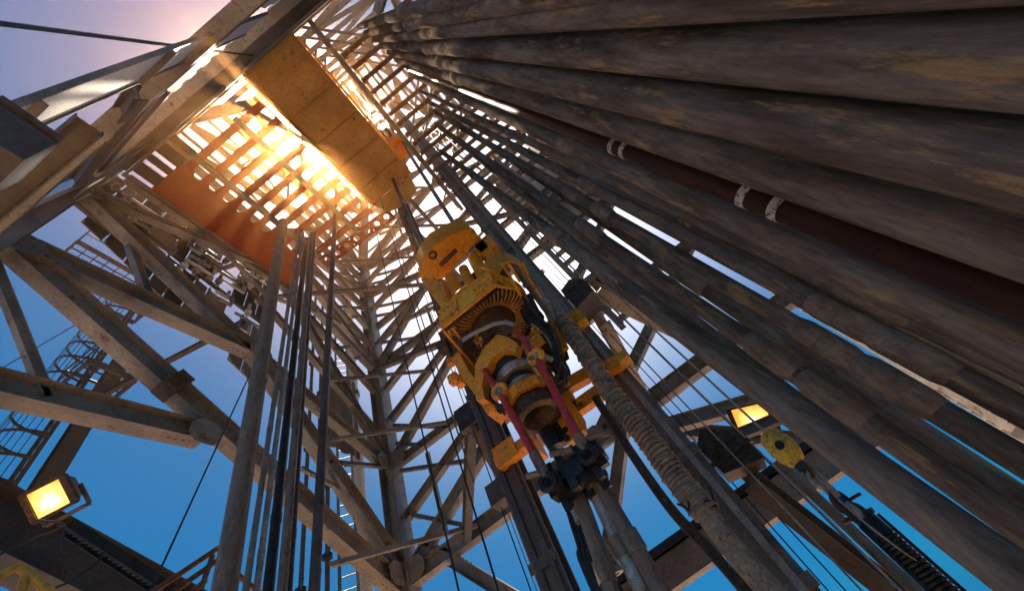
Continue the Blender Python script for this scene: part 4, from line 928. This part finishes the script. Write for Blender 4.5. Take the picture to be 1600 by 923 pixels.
b = MB(); q = Vector((cb.x, cb.y - .02, zend + .06)); b.torus(q, .06, .016, (1, .4, 0), 16, 7, 1.3, (0, 0, 1)); b.torus(q + Vector((.02, .03, .1)), .05, .014, (.5, -1, 0), 16, 7, 1.4, (0, 0, 1)); b.tube([q + Vector((-.06, -.08, -.03)), q + Vector((.06, .1, .02))], .018, 8); b.tube([q + Vector((-.02, -.12, .08)), q + Vector((.02, .06, .1))], .012, 6); b.build('shackle', m_brn, cc)
sg = thing('spring_tensioner', 'dark coil spring tensioner at the bottom right under the chain', 'spring', Vector((cb.x, cb.y - .03, zend - .9)))
s0 = Vector((cb.x, cb.y - .03, zend)); b = MB(); n = 220; b.tube([s0 + Vector((.06 * math.cos(k * .6), .06 * math.sin(k * .6), -.08 - k * .0026)) for k in range(n)], .0145, 6); b.build('coil', m_blk, sg)
b = MB(); b.tube([s0 + Vector((0, 0, .02)), s0 - Vector((0, 0, .09))], .07, 14); b.tube([s0 - Vector((0, 0, .64)), s0 - Vector((0, 0, .72))], .075, 14); b.tube([s0, s0 - Vector((0, 0, .7))], .028, 10)
for a in (0, 2.1, 4.2): v_ = Vector((math.cos(a), math.sin(a), 0)) * .085; b.bar(s0 + v_, s0 + v_ - Vector((0, 0, .7)), .02, .012, (1, 0, 0))
b.tube([s0 - Vector((0, 0, .72)), s0 - Vector((0, 0, .85))], .03, 10); b.box(s0 - Vector((0, 0, .9)), .1, .14, .1); b.build('spring_frame', m_blk, sg)
b = MB()
for k in range(1):
    o_ = Vector((random.uniform(-.05, .05), random.uniform(-.05, .05), 0)); b.tube(curve_pts([s0 + o_ + Vector((0, 0, .25)), s0 + o_ * 2 + Vector((-.08, 0, .05)), s0 + o_ * 2 - Vector((.08, .03, .2)), s0 - o_ - Vector((.06, 0, .3))], 6), .007, 5)
b.build('tie_wire', m_galv, sg)
t = thing('bent_tube', 'thin brown tube running down behind the chain', 'tube', (4.6, -.9, 0)); b = MB(); b.tube([ond(1215, 720, 4.9), ond(1290, 790, 4.9), ond(1440, 930, 4.9)], .05, 12); b.build('tube_body', m_riser, t)

# ================================================================== CABLES
def cable(label, p, q, r, mt=m_rub, sag=0):
    p, q = Vector(p), Vector(q); b = MB(); pts = [lerp(p, q, k / 12) - Vector((0, 0, sag * 4 * (k / 12) * (1 - k / 12))) for k in range(13)]
    b.tube(pts, r, 7); o = b.build('wire_rope', mt, origin=p); return tag(o, label, 'wire rope')
cable('thick dark wire rope crossing the upper left sky', ond(-120, 22, 2.4), ond(432, 92, 1.9), .022, m_blk)
cable('thin wire falling beside the thick brown standpipe into the lower left sky', ond(420, 520, 6.3), ond(225, 945, 5.6), .012)
cable('thin wire crossing behind the ladder mast at far left', ond(-40, 600, 12), ond(420, 330, 12), .014)
def vcable(label, px, py, d, r, z0=0.1, z1=32, mt=m_rub):
    p = ond(px, py, d); return cable(label, (p.x, p.y, z0), (p.x, p.y, z1), r, mt)
vcable('knotted thin wire hanging left of the guide rail', 676, 745, 5.0, .012)
vcable('wire rope crossing the sky between left guide rail and corner leg', 748, 820, 4.6, .012)
vcable('thin wire next to the left guide rail', 800, 840, 5.6, .009)
vcable('thin wire nearest the left guide rail, lighter', 812, 850, 5.8, .007, mt=m_galv)
vcable('pale wire in front of the corner leg lattice above', 650, 470, 5.6, .014, z0=5.0, mt=m_riser)
vcable('long pale wire crossing the lamp beam at right', 1100, 620, 5.4, .012, mt=m_galv)
vcable('second long wire running under the drill pipes at right', 1060, 620, 5.2, .010, mt=m_galv)
vcable('taut thin wire passing right of the wide guide rail', 1230, 850, 5.8, .008)
vcable('taut thin wire passing the dark bracket block', 1255, 850, 5.8, .008)
vcable('thin wire passing behind the chain', 1290, 810, 6.4, .008)

# ================================================================== HANDRAILS lower left
def hand(label, pts_list, r, mt):
    p = pts_list[0][0]; t = thing('handrail', label, 'handrail', p)
    for pts in pts_list: b = MB(); b.tube(pts, r, 10); b.build('rail_tube', mt, t)
hand('yellow looped handrail in the bottom left corner', [curve_pts([ond(-60, 960, 3.2), ond(-5, 905, 3.2), ond(22, 888, 3.2), ond(40, 892, 3.2), ond(100, 945, 3.2)], 8), [ond(42, 893, 3.2), ond(28, 935, 3.2)]], .022, m_ochre)
hand('rusty orange handrail behind the foot of the thick standpipe', [[ond(230, 930, 5.6), ond(340, 856, 5.8)], [ond(262, 930, 5.6), ond(338, 876, 5.8)], [ond(300, 960, 5.6), ond(332, 868, 5.8)], [ond(338, 872, 5.8), ond(420, 935, 6.0)], [ond(300, 925, 5.6), ond(322, 905, 5.6)]], .03, m_brnr)

# ================================================================== ADDED SUN GLOW (orange haze standing in for lens flare)
hz = MB(); hz.bb((-17, -17, -13), (21, 19, 34.6))
m = bpy.data.materials.new('lens glow air'); m.use_nodes = True; n = m.node_tree.nodes; l = m.node_tree.links
n.remove(n['Principled BSDF']); pv = n.new('ShaderNodeVolumePrincipled'); l.new(pv.outputs[0], n['Material Output'].inputs['Volume'])
pv.inputs['Color'].default_value = (1.0, 0.46, 0.14, 1); pv.inputs['Density'].default_value = 0.0036; pv.inputs['Anisotropy'].default_value = 0.95
o = hz.build('glow_haze', m); tag(o, 'golden air added for the lens glow round the sun', 'glow_haze', kind='stuff')
